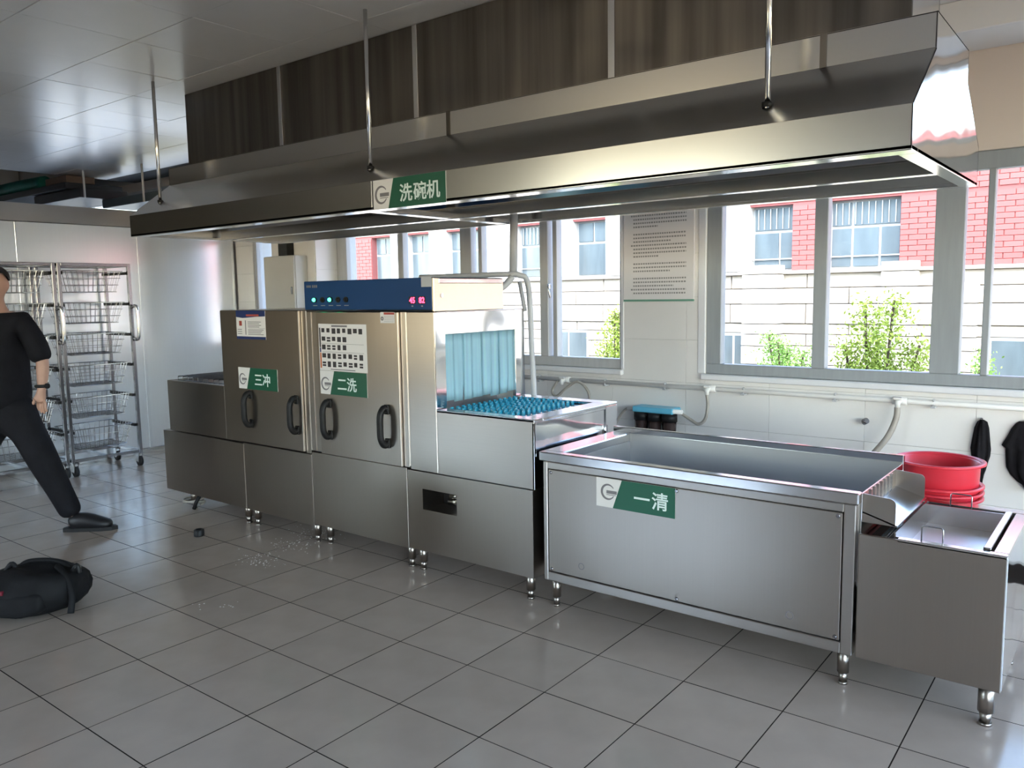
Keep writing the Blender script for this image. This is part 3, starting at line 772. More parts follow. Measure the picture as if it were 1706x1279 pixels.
bx(b, -4.675, -4.667, y1, y2, 1.315, 1.41); bx(b, -4.64, -4.46, y1, y2, 1.357, 1.3585)
obj('sticker_text', b, INK, st)
st = obj('rating_sticker', BX(-3.375, -3.262, FY-0.0232, FY-0.0222, 1.405, 1.466), WHITE, dw, label='small pale rating sticker with red heading')
obj('sticker_heading', BX(-3.345, -3.262, FY-0.0238, FY-0.023, 1.452, 1.464), PINK, st)
b = bm_()
for k in range(4): bx(b, -3.345, -3.266, FY-0.0236, FY-0.023, 1.442-0.010*k, 1.4435-0.010*k)
ring_arc(b, -3.36, 1.43, FY-0.023, 0.008, 0.008, 0, 2*PI, 0.0008, 10, False)
obj('sticker_text', b, INK, st)
# pipes at the back of the machine
b = bm_(); tube(b, smooth_path([(-3.735, 3.80, 1.672), (-3.4, 3.82, 1.672), (-3.08, 3.86, 1.674), (-3.00, 3.90, 1.668), (-2.965, 3.945, 1.60), (-2.952, 3.955, 1.2), (-2.94, 3.955, 0.95), (-2.935, 3.955, 0.5)], 6), 0.017, 10)
obj('back_pipe', b, GPIPE, dw, label='grey pipe bent down behind the tunnel')
b = bm_(); tube(b, smooth_path([(-3.02, 3.86, 1.66), (-3.06, 3.82, 1.60), (-3.12, 3.74, 1.555), (-3.2, 3.7, 1.54)], 5), 0.02, 10)
tube(b, [(-3.02, 3.93, 1.63), (-3.0, 3.94, 1.50), (-2.992, 3.945, 1.45)], 0.012, 8)
obj('back_hose', b, GPIPE, dw)
for (x, zt, r) in ((-3.033, 1.99, 0.024),):
    b = bm_(); tube(b, [(-3.046, 3.90, 1.655), (-3.03, 3.90, 2.09)], r, 14); obj('vent_riser', b, GPIPE, dw, label='grey riser pipe up to the hood')
b = bm_(); tube(b, [(-2.975, 3.95, 0.93), (-2.90, 3.96, 0.93), (-2.88, 3.97, 0.6)], 0.009, 8); obj('back_hose', b, PVC, dw)
legs(dw, [(-2.406, 3.19), (-3.171, 3.19), (-3.263, 3.19), (-3.99, 3.19), (-4.09, 3.17), (-4.735, 3.17), (-4.845, 3.17), (-5.54, 3.17),
          (-2.406, 3.86), (-3.171, 3.86), (-3.263, 3.86), (-3.99, 3.86), (-4.735, 3.86), (-5.54, 3.86)], 0.137)

# ================================================================== PRE-WASH SINK
SR = -0.812
sk = thing('prewash_sink', 'long stainless steel pre-wash sink with a sign reading 一清 on its front panel', 'sink', (-1.55, 3.5, 0))
b = bm_()
bx(b, -2.304, SR, FY, FY+0.05, 0.742, 0.788, bev=0.005); bx(b, -2.304, -2.19, FY+0.05, 3.835, 0.742, 0.788, bev=0.005)
bx(b, -2.304, SR, 3.835, 3.865, 0.742, 0.815, bev=0.003)
obj('rim', b, ST_B, sk)
b = bm_()   # bowl: floor and walls
bx(b, -2.196, SR-0.007, FY+0.046, FY+0.052, 0.42, 0.744); bx(b, -2.196, SR-0.007, 3.826, 3.834, 0.42, 0.785)
bx(b, -2.198, -2.190, FY+0.05, 3.83, 0.42, 0.744); bx(b, -2.196, SR-0.007, FY+0.046, 3.834, 0.414, 0.42)
bl = obj('bowl', b, ST_IN, sk)
b = bm_(); cyl(b, (-2.0, 3.42, 0.42), (-2.0, 3.42, 0.425), 0.045, seg=20); obj('drain', b, ST_B, bl)
obj('end_weir', BX(SR-0.006, SR, FY+0.05, 3.83, 0.42, 0.780, bev=0.001), ST_B, sk)
b = bm_()
bx(b, -2.282, -2.258, FY+0.006, FY+0.05, 0.145, 0.742, bev=0.003); bx(b, -0.866, -0.822, FY+0.006, FY+0.05, 0.145, 0.742, bev=0.003)
bx(b, -2.258, -0.866, FY+0.006, FY+0.05, 0.708, 0.742, bev=0.003); bx(b, -2.258, -0.866, FY+0.006, FY+0.05, 0.145, 0.190, bev=0.003)
obj('front_frame', b, ST, sk)
b = bm_()
bx(b, -2.282, -2.27, FY+0.05, 3.86, 0.145, 0.742); bx(b, -0.834, -0.822, FY+0.05, 3.86, 0.145, 0.742); bx(b, -2.27, -0.834, 3.848, 3.86, 0.145, 0.742)
obj('side_sheets', b, ST_D, sk)
fp = obj('front_panel', BX(-2.253, -0.871, FY+0.008, FY+0.02, 0.195, 0.703, bev=0.002), ST_D, sk)
obj('shadow_gap', BX(-2.258, -0.866, FY+0.021, FY+0.024, 0.190, 0.708), DARK, sk)
for x, z in ((-2.237, 0.690), (-2.236, 0.207), (-1.566, 0.692), (-0.887, 0.690), (-0.886, 0.207), (-1.562, 0.206)):
    b = bm_(); cyl(b, (x, FY+0.009, z), (x, FY+0.003, z), 0.0095, 0.006, seg=12); obj('screw', b, ST_R, fp)
for x, z in ((-2.063, 0.253), (-1.064, 0.251)):
    b = bm_(); ring_arc(b, x, z, FY+0.0085, 0.015, 0.0035, 0, 2*PI, 0.0015, 20, False); obj('plug_ring', b, INK, fp)
sign(sk, -1.975, -1.571, 0.567, 0.703, FY+0.0075, -1.838, -1.886, [('一', -1.735), ('清', -1.645)], 0, 0.633, 0.084, -1.911, 0.640, 0.034, weight=0.0012)
# spill chute towards the landing table
b = bm_()
prism(b, [(SR-0.002, 0.700), (SR-0.002, 0.706), (-0.690, 0.668), (-0.690, 0.662)], 'y', 3.20, 3.71)
chute = obj('spill_chute', b, ST_B, sk)
def rplate(y0, y1):
    b = bm_(); r = 0.022; pts = [(SR, 0.664), (-0.698, 0.664)]
    for k in range(6):
        a = k/5*PI/2; pts.append((-0.698-r+r*math.cos(a), 0.768-r+r*math.sin(a)))
    pts.append((SR, 0.776))
    prism(b, pts, 'y', y0, y1); return obj('chute_side', b, ST_D, chute)
rplate(3.2, 3.204); rplate(3.706, 3.71)
for k in range(7): obj('weir_rib', BX(SR+0.0005, SR+0.006, 3.29+0.055*k, 3.302+0.055*k, 0.70, 0.775), ST_B, chute)
legs(sk, [(-2.245, 3.19), (-0.867, 3.195), (-2.245, 3.80), (-0.867, 3.80)], 0.148, r=0.022)

# ================================================================== LANDING TABLE
lt = thing('landing_table', 'low stainless steel soaking table with a recessed tray at the right end of the line', 'table', (-0.57, 3.48, 0))
TL, TR, TB, TZ = -0.808, -0.325, 3.83, 0.640
obj('front_panel', BX(TL, TR, FY, FY+0.015, 0.148, TZ-0.004, bev=0.003), ST_D, lt)
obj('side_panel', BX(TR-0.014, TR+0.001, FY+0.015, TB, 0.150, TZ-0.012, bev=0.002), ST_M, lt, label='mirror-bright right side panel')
obj('side_panel', BX(TL, TL+0.012, FY+0.015, TB, 0.150, 0.60), ST_D, lt)
obj('back_panel', BX(TL+0.012, TR-0.014, TB-0.014, TB, 0.150, TZ-0.012), ST_D, lt)
b = bm_()
bx(b, -0.675, TR+0.001, FY, 3.165, TZ-0.014, TZ, bev=0.003); bx(b, TL, TR+0.001, 3.765, TB, TZ-0.014, TZ, bev=0.003)
bx(b, -0.372, TR+0.001, 3.165, 3.765, TZ-0.014, TZ, bev=0.003)
obj('top_rim', b, ST_B, lt)
b = bm_()
obj('tray_floor', BX(-0.690, -0.402, 3.172, 3.74, 0.548, 0.554), TRAYF, lt); bx(b, -0.694, -0.688, 3.172, 3.74, 0.548, 0.652); bx(b, -0.404, -0.398, 3.172, 3.74, 0.548, 0.646)
bx(b, -0.69, -0.402, 3.168, 3.174, 0.548, 0.636); bx(b, -0.69, -0.402, 3.738, 3.744, 0.548, 0.636); bx(b, -0.404, -0.380, 3.172, 3.744, 0.640, 0.648, bev=0.002)
tr = obj('tray', b, ST_TW, lt)
for y, xa, xb in ((3.166, -0.600, -0.530), (3.742, -0.604, -0.526)):
    b = bm_(); tube(b, [(xa, y, 0.60), (xa, y, 0.688), (xa+0.006, y, 0.694), (xb-0.006, y, 0.694), (xb, y, 0.688), (xb, y, 0.60)], 0.0028, 6)
    obj('lift_handle', b, ST_R, tr)
obj('slot_floor', BX(TL+0.013, -0.696, 3.146, 3.82, 0.42, 0.43), BELT, lt)
b = bm_(); cyl(b, (-0.735, 3.16, 0.598), (-0.735, 3.75, 0.598), 0.022, seg=16); obj('roller', b, ST_B, lt)
b = bm_(); bx(b, -0.698, -0.692, 3.146, 3.75, 0.54, 0.622); obj('slot_edge', b, ST_B, lt)
legs(lt, [(-0.372, 3.18), (-0.372, 3.78), (-0.76, 3.78)], 0.152, r=0.027)

# ================================================================== EXHAUST HOOD
hd = thing('exhaust_hood', 'long stainless steel exhaust hood with a green sign reading 洗碗机, hung from the ceiling', 'hood', (-3.05, 3.4, 1.985))
HL, HR, HF, HB = -5.50, -0.604, 2.80, 4.02
Z0, Z1, Z2, Z3 = 1.987, 2.125, 2.356, 2.474
BF, BB2 = 3.102, 3.695
t = 0.004
for a, c in ((HL, -3.075), (-3.072, HR)):
    obj('front_fascia', BX(a, c, HF, HF+t, Z0, Z1, bev=0.001), ST_H, hd)
obj('back_fascia', BX(HL, HR, HB-t, HB, Z0, Z1+0.02), ST_H, hd)
prof = [(HF, Z0), (HF, Z1), (BF, Z2), (BF, Z3), (BB2, Z3), (BB2, Z2), (HB, Z1+0.02), (HB, Z0)]
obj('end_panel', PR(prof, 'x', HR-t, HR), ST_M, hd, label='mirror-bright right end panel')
obj('end_panel', PR(prof, 'x', HL, HL+t), ST_H, hd)
obj('front_slope', PR([(HF, Z1), (BF, Z2), (BF+0.002, Z2-t), (HF+0.002, Z1-t)], 'x', HL, HR), ST_H, hd)
obj('back_slope', PR([(HB, Z1+0.02), (BB2, Z2), (BB2-0.002, Z2-t), (HB-0.002, Z1+0.02-t)], 'x', HL, HR), ST_H, hd)
for a, c in ((HL, -2.824), (-2.82, -0.979), (-0.975, HR)):
    obj('front_band', BX(a, c, BF, BF+t, Z2, Z3, bev=0.001), ST_H, hd)
obj('back_band', BX(HL, HR, BB2-t, BB2, Z2, Z3), ST_H, hd)
obj('top_sheet', BX(HL, HR, BF, BB2, Z3-t, Z3), ST_H, hd)
for x in (-2.822, -0.977): obj('band_joint', BX(x-0.012, x+0.012, BF-0.003, BF+0.001, Z2, Z3), ST_HD, hd)
# plenum box up to the ceiling, in sheets with bright cover strips
px = [-5.46, -4.366, -3.171, -1.948, -0.714]
for a, c in zip(px, px[1:]):
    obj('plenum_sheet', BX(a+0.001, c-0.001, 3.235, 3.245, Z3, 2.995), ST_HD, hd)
obj('plenum_end', BX(-0.724, -0.714, 3.245, 3.68, Z3, 2.995), ST_B, hd)  # brighter steel on this end only, window light put into the colour
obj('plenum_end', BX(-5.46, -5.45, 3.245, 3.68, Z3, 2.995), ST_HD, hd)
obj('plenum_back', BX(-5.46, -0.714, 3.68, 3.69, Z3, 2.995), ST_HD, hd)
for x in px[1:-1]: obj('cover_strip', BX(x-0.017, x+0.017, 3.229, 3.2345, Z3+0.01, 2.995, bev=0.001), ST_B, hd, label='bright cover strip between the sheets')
# gutter lips, middle beam and cross beam (seen from below)
def lip(x0, x1, y0, y1): return BX(x0, x1, y0, y1, Z0-0.004, Z0+0.012, bev=0.002)
obj('gutter_lip', lip(HL, HR, HF, HF+0.085), ST_B, hd); obj('gutter_lip', lip(HL, HR, HB-0.06, HB), ST_B, hd)
obj('gutter_lip', lip(HR-0.06, HR, HF+0.085, HB-0.06), ST_B, hd); obj('gutter_lip', lip(HL, HL+0.06, HF+0.085, HB-0.06), ST_B, hd)
obj('middle_beam', BX(HL+0.06, HR-0.06, 3.45, 3.505, Z0-0.004, Z0+0.05, bev=0.002), ST_B, hd)
obj('cross_beam', BX(-3.20, -3.13, HF+0.085, HB-0.06, Z0-0.002, Z0+0.03, bev=0.002), ST_B, hd)
obj('baffle_sheet', PR([(3.47, Z0+0.04), (3.48, Z0+0.045), (BF+0.02, Z2+0.03), (BF+0.01, Z2+0.025)], 'x', HL+0.06, HR-0.06), ST_H, hd)
obj('baffle_sheet', PR([(3.48, Z0+0.04), (3.49, Z0+0.045), (BB2-0.01, Z2+0.03), (BB2-0.02, Z2+0.025)], 'x', HL+0.06, HR-0.06), ST_H, hd)
for x in (-5.289, -3.197, -1.108):
    b = bm_(); cyl(b, (x, 2.91, 2.196), (x, 2.91, 2.996), 0.011, seg=12); r = obj('hanger_rod', b, ST_B, hd)
    b = bm_(); cyl(b, (x, 2.91, 2.205), (x, 2.91, 2.222), 0.02, seg=6); obj('rod_nut', b, BLKP, r)
sign(hd, -3.058, -2.570, 1.981, 2.123, HF-0.001, -2.913, -2.952, [('洗', -2.828), ('碗', -2.735), ('机', -2.648)], 0, 2.048, 0.088, -3.0, 2.050, 0.040, weight=0.0014)

# ================================================================== RACKS AND BASKETS
def make_rack(y0, y1, label):
    r = thing('basket_rack', label, 'rack', (-7.65, (y0+y1)/2, 0), 'wheeled basket racks by the steel wall')
    xf, xb = -7.40, -7.885; s = 0.03
    for x in (xf-s, xb):
        for y in (y0, y1-s): obj('post', BX(x, x+s, y, y+s, 0.12, 1.885, bev=0.003), ST_R, r)
    for z in (0.125, 1.857):
        b = bm_(); bx(b, xf-s, xf, y0+s, y1-s, z, z+0.028, bev=0.003); bx(b, xb, xb+s, y0+s, y1-s, z, z+0.028, bev=0.003)
        bx(b, xb+s, xf-s, y0, y0+s, z, z+0.028, bev=0.003); bx(b, xb+s, xf-s, y1-s, y1, z, z+0.028, bev=0.003)
        if z < 1: bx(b, xb+s, xf-s, (y0+y1)/2-0.012, (y0+y1)/2+0.012, 0.125, 0.15)
        obj('base_frame' if z < 1 else 'top_frame', b, ST_R, r)
    for z in (1.799, 1.519, 1.239, 0.959, 0.673, 0.39):
        for y in (y0+s, y1-s-0.022):
            q = obj('runner', BX(xb+s-0.01, xf-s+0.012, y, y+0.022, z-0.014, z+0.012, bev=0.003), BLKP, r, label='black plastic runner')
    zb, zt = 1.19, 1.50
    hb = bm_(); y = y1-0.012
    tube(hb, smooth_path([(xf, y, zt-0.015), (xf+0.04, y+0.012, zt), (xf+0.062, y+0.02, zt-0.05), (xf+0.062, y+0.02, zb+0.05), (xf+0.04, y+0.012, zb), (xf, y, zb+0.015)], 5), 0.015, 10)
    obj('push_handle', hb, ST_B, r)
    for x in (xf-0.02, xb+0.03):
        for y in (y0+0.03, y1-0.03):
            b = bm_(); cyl(b, (x+0.012, y-0.014, 0.046), (x+0.012, y+0.014, 0.046), 0.046, seg=20)
            w = obj('caster', b, RUB, r)
            b = bm_(); bx(b, x-0.016, x+0.03, y-0.02, y-0.015, 0.04, 0.118); bx(b, x-0.016, x+0.03, y+0.015, y+0.02, 0.04, 0.118); bx(b, x-0.03, x+0.03, y-0.025, y+0.025, 0.112, 0.124); cyl(b, (x+0.012, y-0.019, 0.046), (x+0.012, y+0.019, 0.046), 0.012, seg=10)
            obj('caster_fork', b, ST_R, w)
    return r
make_rack(3.10, 3.742, 'right one of two wheeled steel basket racks by the steel wall')
make_rack(2.435, 3.085, 'left wheeled steel basket rack standing behind the man in black')
def make_basket(yc, zt, label):
    r = thing('wire_basket', label, 'basket', (-7.645, yc, zt-0.19), 'wire baskets in the two racks')
    hw, hd_ = 0.262, 0.205; bw, bd = 0.215, 0.165; H = 0.185; xc = -7.645
    fr = bm_()
    def ring(f, r_):
        w = bw+(hw-bw)*f; d = bd+(hd_-bd)*f; z = zt-H+H*f
        tube(fr, [(xc-d, yc-w, z), (xc+d, yc-w, z), (xc+d, yc+w, z), (xc-d, yc+w, z)], r_, 5, closed=True)
    for f, q in ((1, 0.0045), (0.66, 0.0022), (0.33, 0.0022), (0, 0.004)): ring(f, q)
    obj('rim_wires', fr, WIRE, r)
    g = bm_(); n = 11
    for k in range(n):
        t = -1+2*(k+0.5)/n
        tube(g, [(xc-hd_, yc+hw*t, zt), (xc-bd, yc+bw*t, zt-H), (xc+bd, yc+bw*t, zt-H), (xc+hd_, yc+hw*t, zt)], 0.0021, 4)
    for k in range(8):
        t = -1+2*(k+0.5)/8
        tube(g, [(xc+hd_*t, yc-hw, zt), (xc+bd*t, yc-bw, zt-H), (xc+bd*t, yc+bw, zt-H), (xc+hd_*t, yc+hw, zt)], 0.0021, 4)
    obj('cage_wires', g, WIRE, r)
    return r
tiers = ['top tier', 'second tier from the top', 'third tier from the top', 'fourth tier from the top', 'fifth tier from the top', 'bottom tier']
for side, yc in (('right', 3.421), ('left', 2.760)):
    for nm, z in zip(tiers, (1.811, 1.531, 1.251, 0.971, 0.685, 0.402)):
        make_basket(yc, z+0.006, 'wire basket on the %s of the %s rack' % (nm, side))

# ================================================================== BASINS, PIPE, FILTER, RAGS
bs = (-0.705, 4.035)
stool = thing('stool', 'low white plastic stool under the stack of red basins', 'stool', (bs[0], bs[1], 0))
obj('seat', BX(bs[0]-0.17, bs[0]+0.17, bs[1]-0.17, bs[1]+0.17, 0.44, 0.47, bev=0.008), PVC, stool)
for sx in (-1, 1):
    for sy in (-1, 1): obj('leg', CY((bs[0]+sx*0.15, bs[1]+sy*0.15, 0), (bs[0]+sx*0.13, bs[1]+sy*0.13, 0.44), 0.018, 0.022), PVC, stool)
def basin(z0, h, r, label):
    b = bm_(); rb = r*0.80
    lathe(b, [(0.001, z0), (rb, z0), (rb+0.012, z0+0.012), (r-0.016, z0+h-0.012), (r-0.012, z0+h-0.004), (r-0.002, z0+h), (r+0.006, z0+h-0.003), (r+0.006, z0+h-0.012), (r, z0+h-0.014), (r-0.004, z0+h-0.006),
              (r-0.016, z0+h-0.010), (r-0.022, z0+h-0.014), (rb+0.007, z0+0.016), (rb-0.004, z0+0.004), (0.001, z0+0.004)], bs[0], bs[1], 48)
    o = obj('basin', b, RED, None, label=label, category='basin', group='red plastic basins stacked behind the landing table')
    return o
basin(0.471, 0.150, 0.178, 'lowest red plastic basin, only a rim in the stack')
basin(0.498, 0.150, 0.1785, 'second red basin from the bottom, showing its rim')
basin(0.525, 0.150, 0.179, 'third red basin from the bottom, rim just under the big one')
basin(0.552, 0.228, 0.182, 'big open red plastic basin on top of the stack')
wp = thing('water_pipe', 'white water pipe clipped along the wall below the windows', 'pipe', (-1.4, YW-0.045, 0.868))
PZ = 0.888
obj('pipe_run', TU([(-4.6, YW-0.045, PZ), (1.6, YW-0.045, PZ)], 0.0155, 12), PVC, wp)
for x in (-3.771, -3.163, -2.668, -2.089, -1.496, -0.943, -0.35, 0.2):
    b = bm_(); bx(b, x-0.013, x+0.013, YW-0.066, YW-0.001, PZ-0.03, PZ-0.018, bev=0.002); tube(b, [(x, YW-0.045+0.02*math.cos(a), PZ+0.02*math.sin(a)) for a in [PI*1.2+k*PI*1.6/8 for k in range(9)]], 0.006, 6)
    obj('pipe_clip', b, GPIPE, wp)
def tap(x):
    b = bm_(); cyl(b, (x-0.04, YW-0.045, PZ), (x+0.04, YW-0.045, PZ), 0.023, seg=14); cyl(b, (x, YW-0.045, PZ), (x, YW-0.10, PZ-0.005), 0.016, seg=12); cyl(b, (x, YW-0.10, PZ-0.035), (x, YW-0.10, PZ+0.012), 0.015, seg=12)
    bx(b, x-0.026, x+0.026, YW-0.108, YW-0.092, PZ+0.012, PZ+0.026, bev=0.004)
    obj('tap', b, PVC, wp)
tap(-3.523); tap(-2.325); tap(-1.124)
o = obj('hose', TU(smooth_path([(-3.56, YW-0.10, 0.88), (-3.60, YW-0.12, 0.80), (-3.55, YW-0.13, 0.765), (-3.47, YW-0.12, 0.83), (-3.38, YW-0.10, 0.885), (-3.30, YW-0.09, 0.83), (-3.27, YW-0.09, 0.73), (-3.265, YW-0.09, 0.5)], 6), 0.011, 8), HOSE, None, label='grey hose looped over the left tap on the wall pipe', category='hose')
o = obj('hose', TU(smooth_path([(-2.325, YW-0.10, 0.855), (-2.318, YW-0.10, 0.78), (-2.335, YW-0.10, 0.685), (-2.385, YW-0.10, 0.645), (-2.45, YW-0.10, 0.675), (-2.53, YW-0.10, 0.718)], 6), 0.0115, 8), HOSE, None, label='grey hose curving from the middle tap to the water filter', category='hose')
o = obj('hose', TU(smooth_path([(-1.124, YW-0.10, 0.855), (-1.128, YW-0.105, 0.79), (-1.165, YW-0.13, 0.68), (-1.245, YW-0.16, 0.56), (-1.33, YW-0.18, 0.43)], 6), 0.0175, 10), HOSE, None, label='thick brown hose hanging from the right tap behind the sink', category='hose')
o = obj('hose', TU(smooth_path([(-2.905, YW-0.11, 0.715), (-2.96, YW-0.11, 0.70), (-3.02, YW-0.11, 0.62), (-3.06, YW-0.12, 0.50), (-3.07, YW-0.13, 0.35)], 6), 0.0095, 8), HOSE, None, label='thin grey hose leaving the left side of the water filter', category='hose')
fl = thing('water_filter', 'wall-mounted triple water filter with brown housings and a light blue bracket', 'water filter', (-2.72, YW-0.09, 0.36))
obj('bracket', BX(-2.885, -2.565, YW-0.135, YW-0.002, 0.698, 0.738, bev=0.006), AQUA, fl, label='light blue bracket')
obj('manifold', TU([(-2.93, YW-0.115, 0.715), (-2.50, YW-0.115, 0.72)], 0.016, 10), PVC, fl)
for x in (-2.833, -2.722, -2.611):
    b = bm_(); lathe(b, [(0.001, 0.37), (0.036, 0.372), (0.043, 0.39), (0.050, 0.64), (0.001, 0.642)], x, YW-0.088, 24); h = obj('filter_housing', b, BROWN, fl)
    b = bm_(); cyl(b, (x, YW-0.088, 0.640), (x, YW-0.088, 0.698), 0.055, seg=24); obj('housing_cap', b, BLKP, h)
b = bm_(); cyl(b, (-1.321, YW-0.002, 0.748), (-1.321, YW-0.045, 0.745), 0.017, 0.012, seg=12); cyl(b, (-1.321, YW-0.045, 0.745), (-1.30, YW-0.06, 0.755), 0.02, 0.016, seg=12)
o = obj('pipe_stub', b, ST_R, None, label='small round metal stub sticking out of the wall under the right window', category='wall fitting')
def rag(name, label, prof, yb, seed):
    rg = random.Random(seed); b = bm_(); nj = 14; front = []; back = []
    ph = [rg.uniform(0, 6) for _ in range(4)]
    for i, (z, xl, xr) in enumerate(prof):
        rf, rb_ = [], []
        for j in range(nj+1):
            t = j/nj; x = xl+(xr-xl)*t
            env = math.sin(PI*t)**0.6*min(1, i/2.0+0.35)
            y = yb-0.012-env*(0.032+0.012*math.sin(t*11+ph[0]+i*0.4)+0.008*math.sin(t*23+ph[1]))
            dz = (0.012*math.sin(t*19+ph[2])+0.010*math.sin(t*37+ph[3])) if i == len(prof)-1 else 0
            rf.append(b.verts.new((x, y, z+dz))); rb_.append(b.verts.new((x, yb-0.004, z+dz)))
        front.append(rf); back.append(rb_)
    for A, s in ((front, 1), (back, -1)):
        for i in range(len(prof)-1):
            for j in range(nj):
                q = (A[i][j], A[i][j+1], A[i+1][j+1], A[i+1][j]); f = b.faces.new(q if s > 0 else q[::-1]); f.smooth = True
    for i in range(len(prof)-1):
        b.faces.new((front[i][0], front[i+1][0], back[i+1][0], back[i][0])); b.faces.new((front[i][nj], back[i][nj], back[i+1][nj], front[i+1][nj]))
    for j in range(nj):
        b.faces.new((front[0][j], back[0][j], back[0][j+1], front[0][j+1])); b.faces.new((front[-1][j], front[-1][j+1], back[-1][j+1], back[-1][j]))
    return obj(name, b, CLOTH, None, label=label, category='rag')
rag('hanging_rag', 'narrow black rag hanging on the wall behind the red basins',
    [(0.806, -0.708, -0.690), (0.795, -0.722, -0.672), (0.76, -0.735, -0.662), (0.70, -0.743, -0.655), (0.64, -0.750, -0.648), (0.60, -0.745, -0.650), (0.56, -0.742, -0.660), (0.52, -0.722, -0.668), (0.49, -0.700, -0.676), (0.455, -0.690, -0.682)], YW, 1)
rag('hanging_rag', 'wide black rag hanging on the wall at the right edge, beside the narrow one',
    [(0.812, -0.520, -0.455), (0.80, -0.535, -0.42), (0.77, -0.555, -0.40), (0.72, -0.575, -0.385), (0.672, -0.598, -0.375), (0.655, -0.578, -0.37), (0.60, -0.575, -0.372), (0.55, -0.570, -0.38), (0.51, -0.548, -0.39), (0.475, -0.515, -0.40), (0.45, -0.49, -0.41)], YW, 2)
for x, z in ((-0.70, 0.806), (-0.49, 0.812)):
    b = bm_(); cyl(b, (x, YW-0.001, z+0.004), (x, YW-0.03, z+0.008), 0.006, seg=8); obj('wall_hook', b, ST_R, None, label='small wall hook holding the %s black rag' % ('narrow' if x < -0.6 else 'wide'), category='hook')
# notice on the wall
po = thing('wall_notice', 'pale grey notice board full of text lines on the wall between the windows', 'notice', (-2.75, YW-0.005, 1.488))
obj('board', BX(-3.026, -2.471, YW-0.012, YW-0.001, 1.500, 2.14, bev=0.001), mat('notice grey', (0.80, 0.775, 0.775), 0.45, noise=(3, 3, 3), noise_amt=0.02), po)
obj('bottom_band', BX(-3.026, -2.471, YW-0.013, YW-0.001, 1.486, 1.500), mat('notice green', (0.16, 0.36, 0.27), 0.45), po, label='green bottom edge')
rg = random.Random(9); b = bm_()
for k in range(22):
    z = 2.095-0.0262*k
    if k in (4, 12, 16): continue
    x = -2.965+(0.02 if k % 4 else 0); xe = -2.53-(rg.uniform(0.05, 0.22) if k % 4 == 3 else 0)
    while x < xe:
        w = rg.uniform(0.010, 0.016); bx(b, x, min(x+w, xe), YW-0.0126, YW-0.0118, z-0.005, z+0.006); x += w+0.006
obj('text_lines', b, INKL, po, kind='stuff')
# switch box on the pier, trunking and socket
sb = thing('switch_box', 'grey steel switch box mounted on the pier behind the dishwasher', 'electrical box', (-6.6, 4.86, 1.43))
obj('box_body', BX(-6.838, -6.362, 4.80, 4.944, 1.425, 1.953, bev=0.006), BOXP, sb); dr = obj('box_door', BX(-6.834, -6.368, 4.782, 4.799, 1.430, 1.948, bev=0.005), BOXP, sb)
obj('door_latch', BX(-6.41, -6.392, 4.772, 4.783, 1.585, 1.655, bev=0.002), ST_R, dr)
o = obj('cable_trunking', BX(-6.70, -6.56, 4.86, 4.944, 1.955, 2.99, bev=0.004), BLKP, None, label='dark cable trunking rising from the switch box', category='trunking')
ps = thing('shaded_pier_socket', 'dark brown panel painted as shaded wall, with a socket, on the pier below the switch box', 'socket', (-6.42, 4.93, 1.25))
obj('plate', BX(-6.56, -6.33, 4.925, 4.944, 1.22, 1.422, bev=0.004), CARD_SHADE, ps); obj('socket_hole', BX(-6.45, -6.425, 4.921, 4.9255, 1.30, 1.325), DARK, ps)  # brown panel paints the wall in shade under the box

# ================================================================== DUCTS ABOVE THE COLD ROOM
o = obj('ceiling_duct', BX(-10.75, -9.53, 4.30, 4.85, 2.715, 2.82, bev=0.006), DUCT, None, label='dark boxy duct seen above the steel wall, left of the hood', category='duct', group='ducts above the steel wall')
o = obj('ceiling_duct', BX(-13.0, -9.75, 4.24, 4.9, 2.825, 2.90, bev=0.006), DUCT, None, label='wide flat dark duct above the steel wall carrying a teal bundle', category='duct', group='ducts above the steel wall')
o = obj('ceiling_duct', BX(-9.66, -8.3, 4.60, 4.98, 2.62, 2.715, bev=0.006), DUCTG, None, label='slate grey duct just left of the hood corner', category='duct', group='ducts above the steel wall')
b = bm_(); tube(b, smooth_path([(-12.6, 4.36, 2.985), (-11.6, 4.36, 2.99), (-11.0, 4.36, 2.985), (-10.55, 4.36, 2.975)], 5), 0.082, 12)
o = obj('wrapped_bundle', b, TEAL, None, label='teal wrapped bundle lying on the wide flat duct', category='bundle')
o = obj('cardboard_box', BX(-10.35, -9.80, 4.28, 4.6, 2.902, 2.985, bev=0.004), CARD_SHADE, None, label='flat brown box lying on the wide flat duct', category='box')
for k, (x, y, z0, nm) in enumerate(((-9.42, 4.30, 2.70, 'beside the dark boxy duct'), (-8.55, 4.52, 2.60, 'beside the slate grey duct'))):
    o = obj('duct_hanger', CY((x, y, z0), (x, y, 2.998), 0.012, seg=8), PVC, None, label='thin pale hanger rod %s' % nm, category='rod')

# ================================================================== THINGS ON THE FLOOR
b = bm_(); lathe(b, [(0.001, 0.0), (0.033, 0.0), (0.034, 0.005), (0.033, 0.040), (0.028, 0.044), (0.020, 0.044), (0.018, 0.022), (0.001, 0.022)], -4.845, 2.79, 20)
o = obj('plastic_cap', b, BLKP, None, label='small black plastic cap lying on the floor before the rinse module', category='cap')
vc = thing('hose_coil', 'coiled brown hose with a black clip around the left front leg', 'hose', (-5.54, 3.17, 0))
obj('coil', TU([(-5.54+0.085*math.cos(a)*(1+0.1*math.sin(3*a)), 3.165+0.07*math.sin(a), 0.035+0.02*math.sin(a*0.5)+0.02*(a/6.28)) for a in [k*0.35 for k in range(40)]], 0.008, 6), HOSE, vc)
obj('clip', TU([(-5.47, 3.12, 0.012), (-5.45, 3.13, 0.06), (-5.43, 3.15, 0.11)], 0.014, 8), BLKP, vc)
rg = random.Random(5); b = bm_()
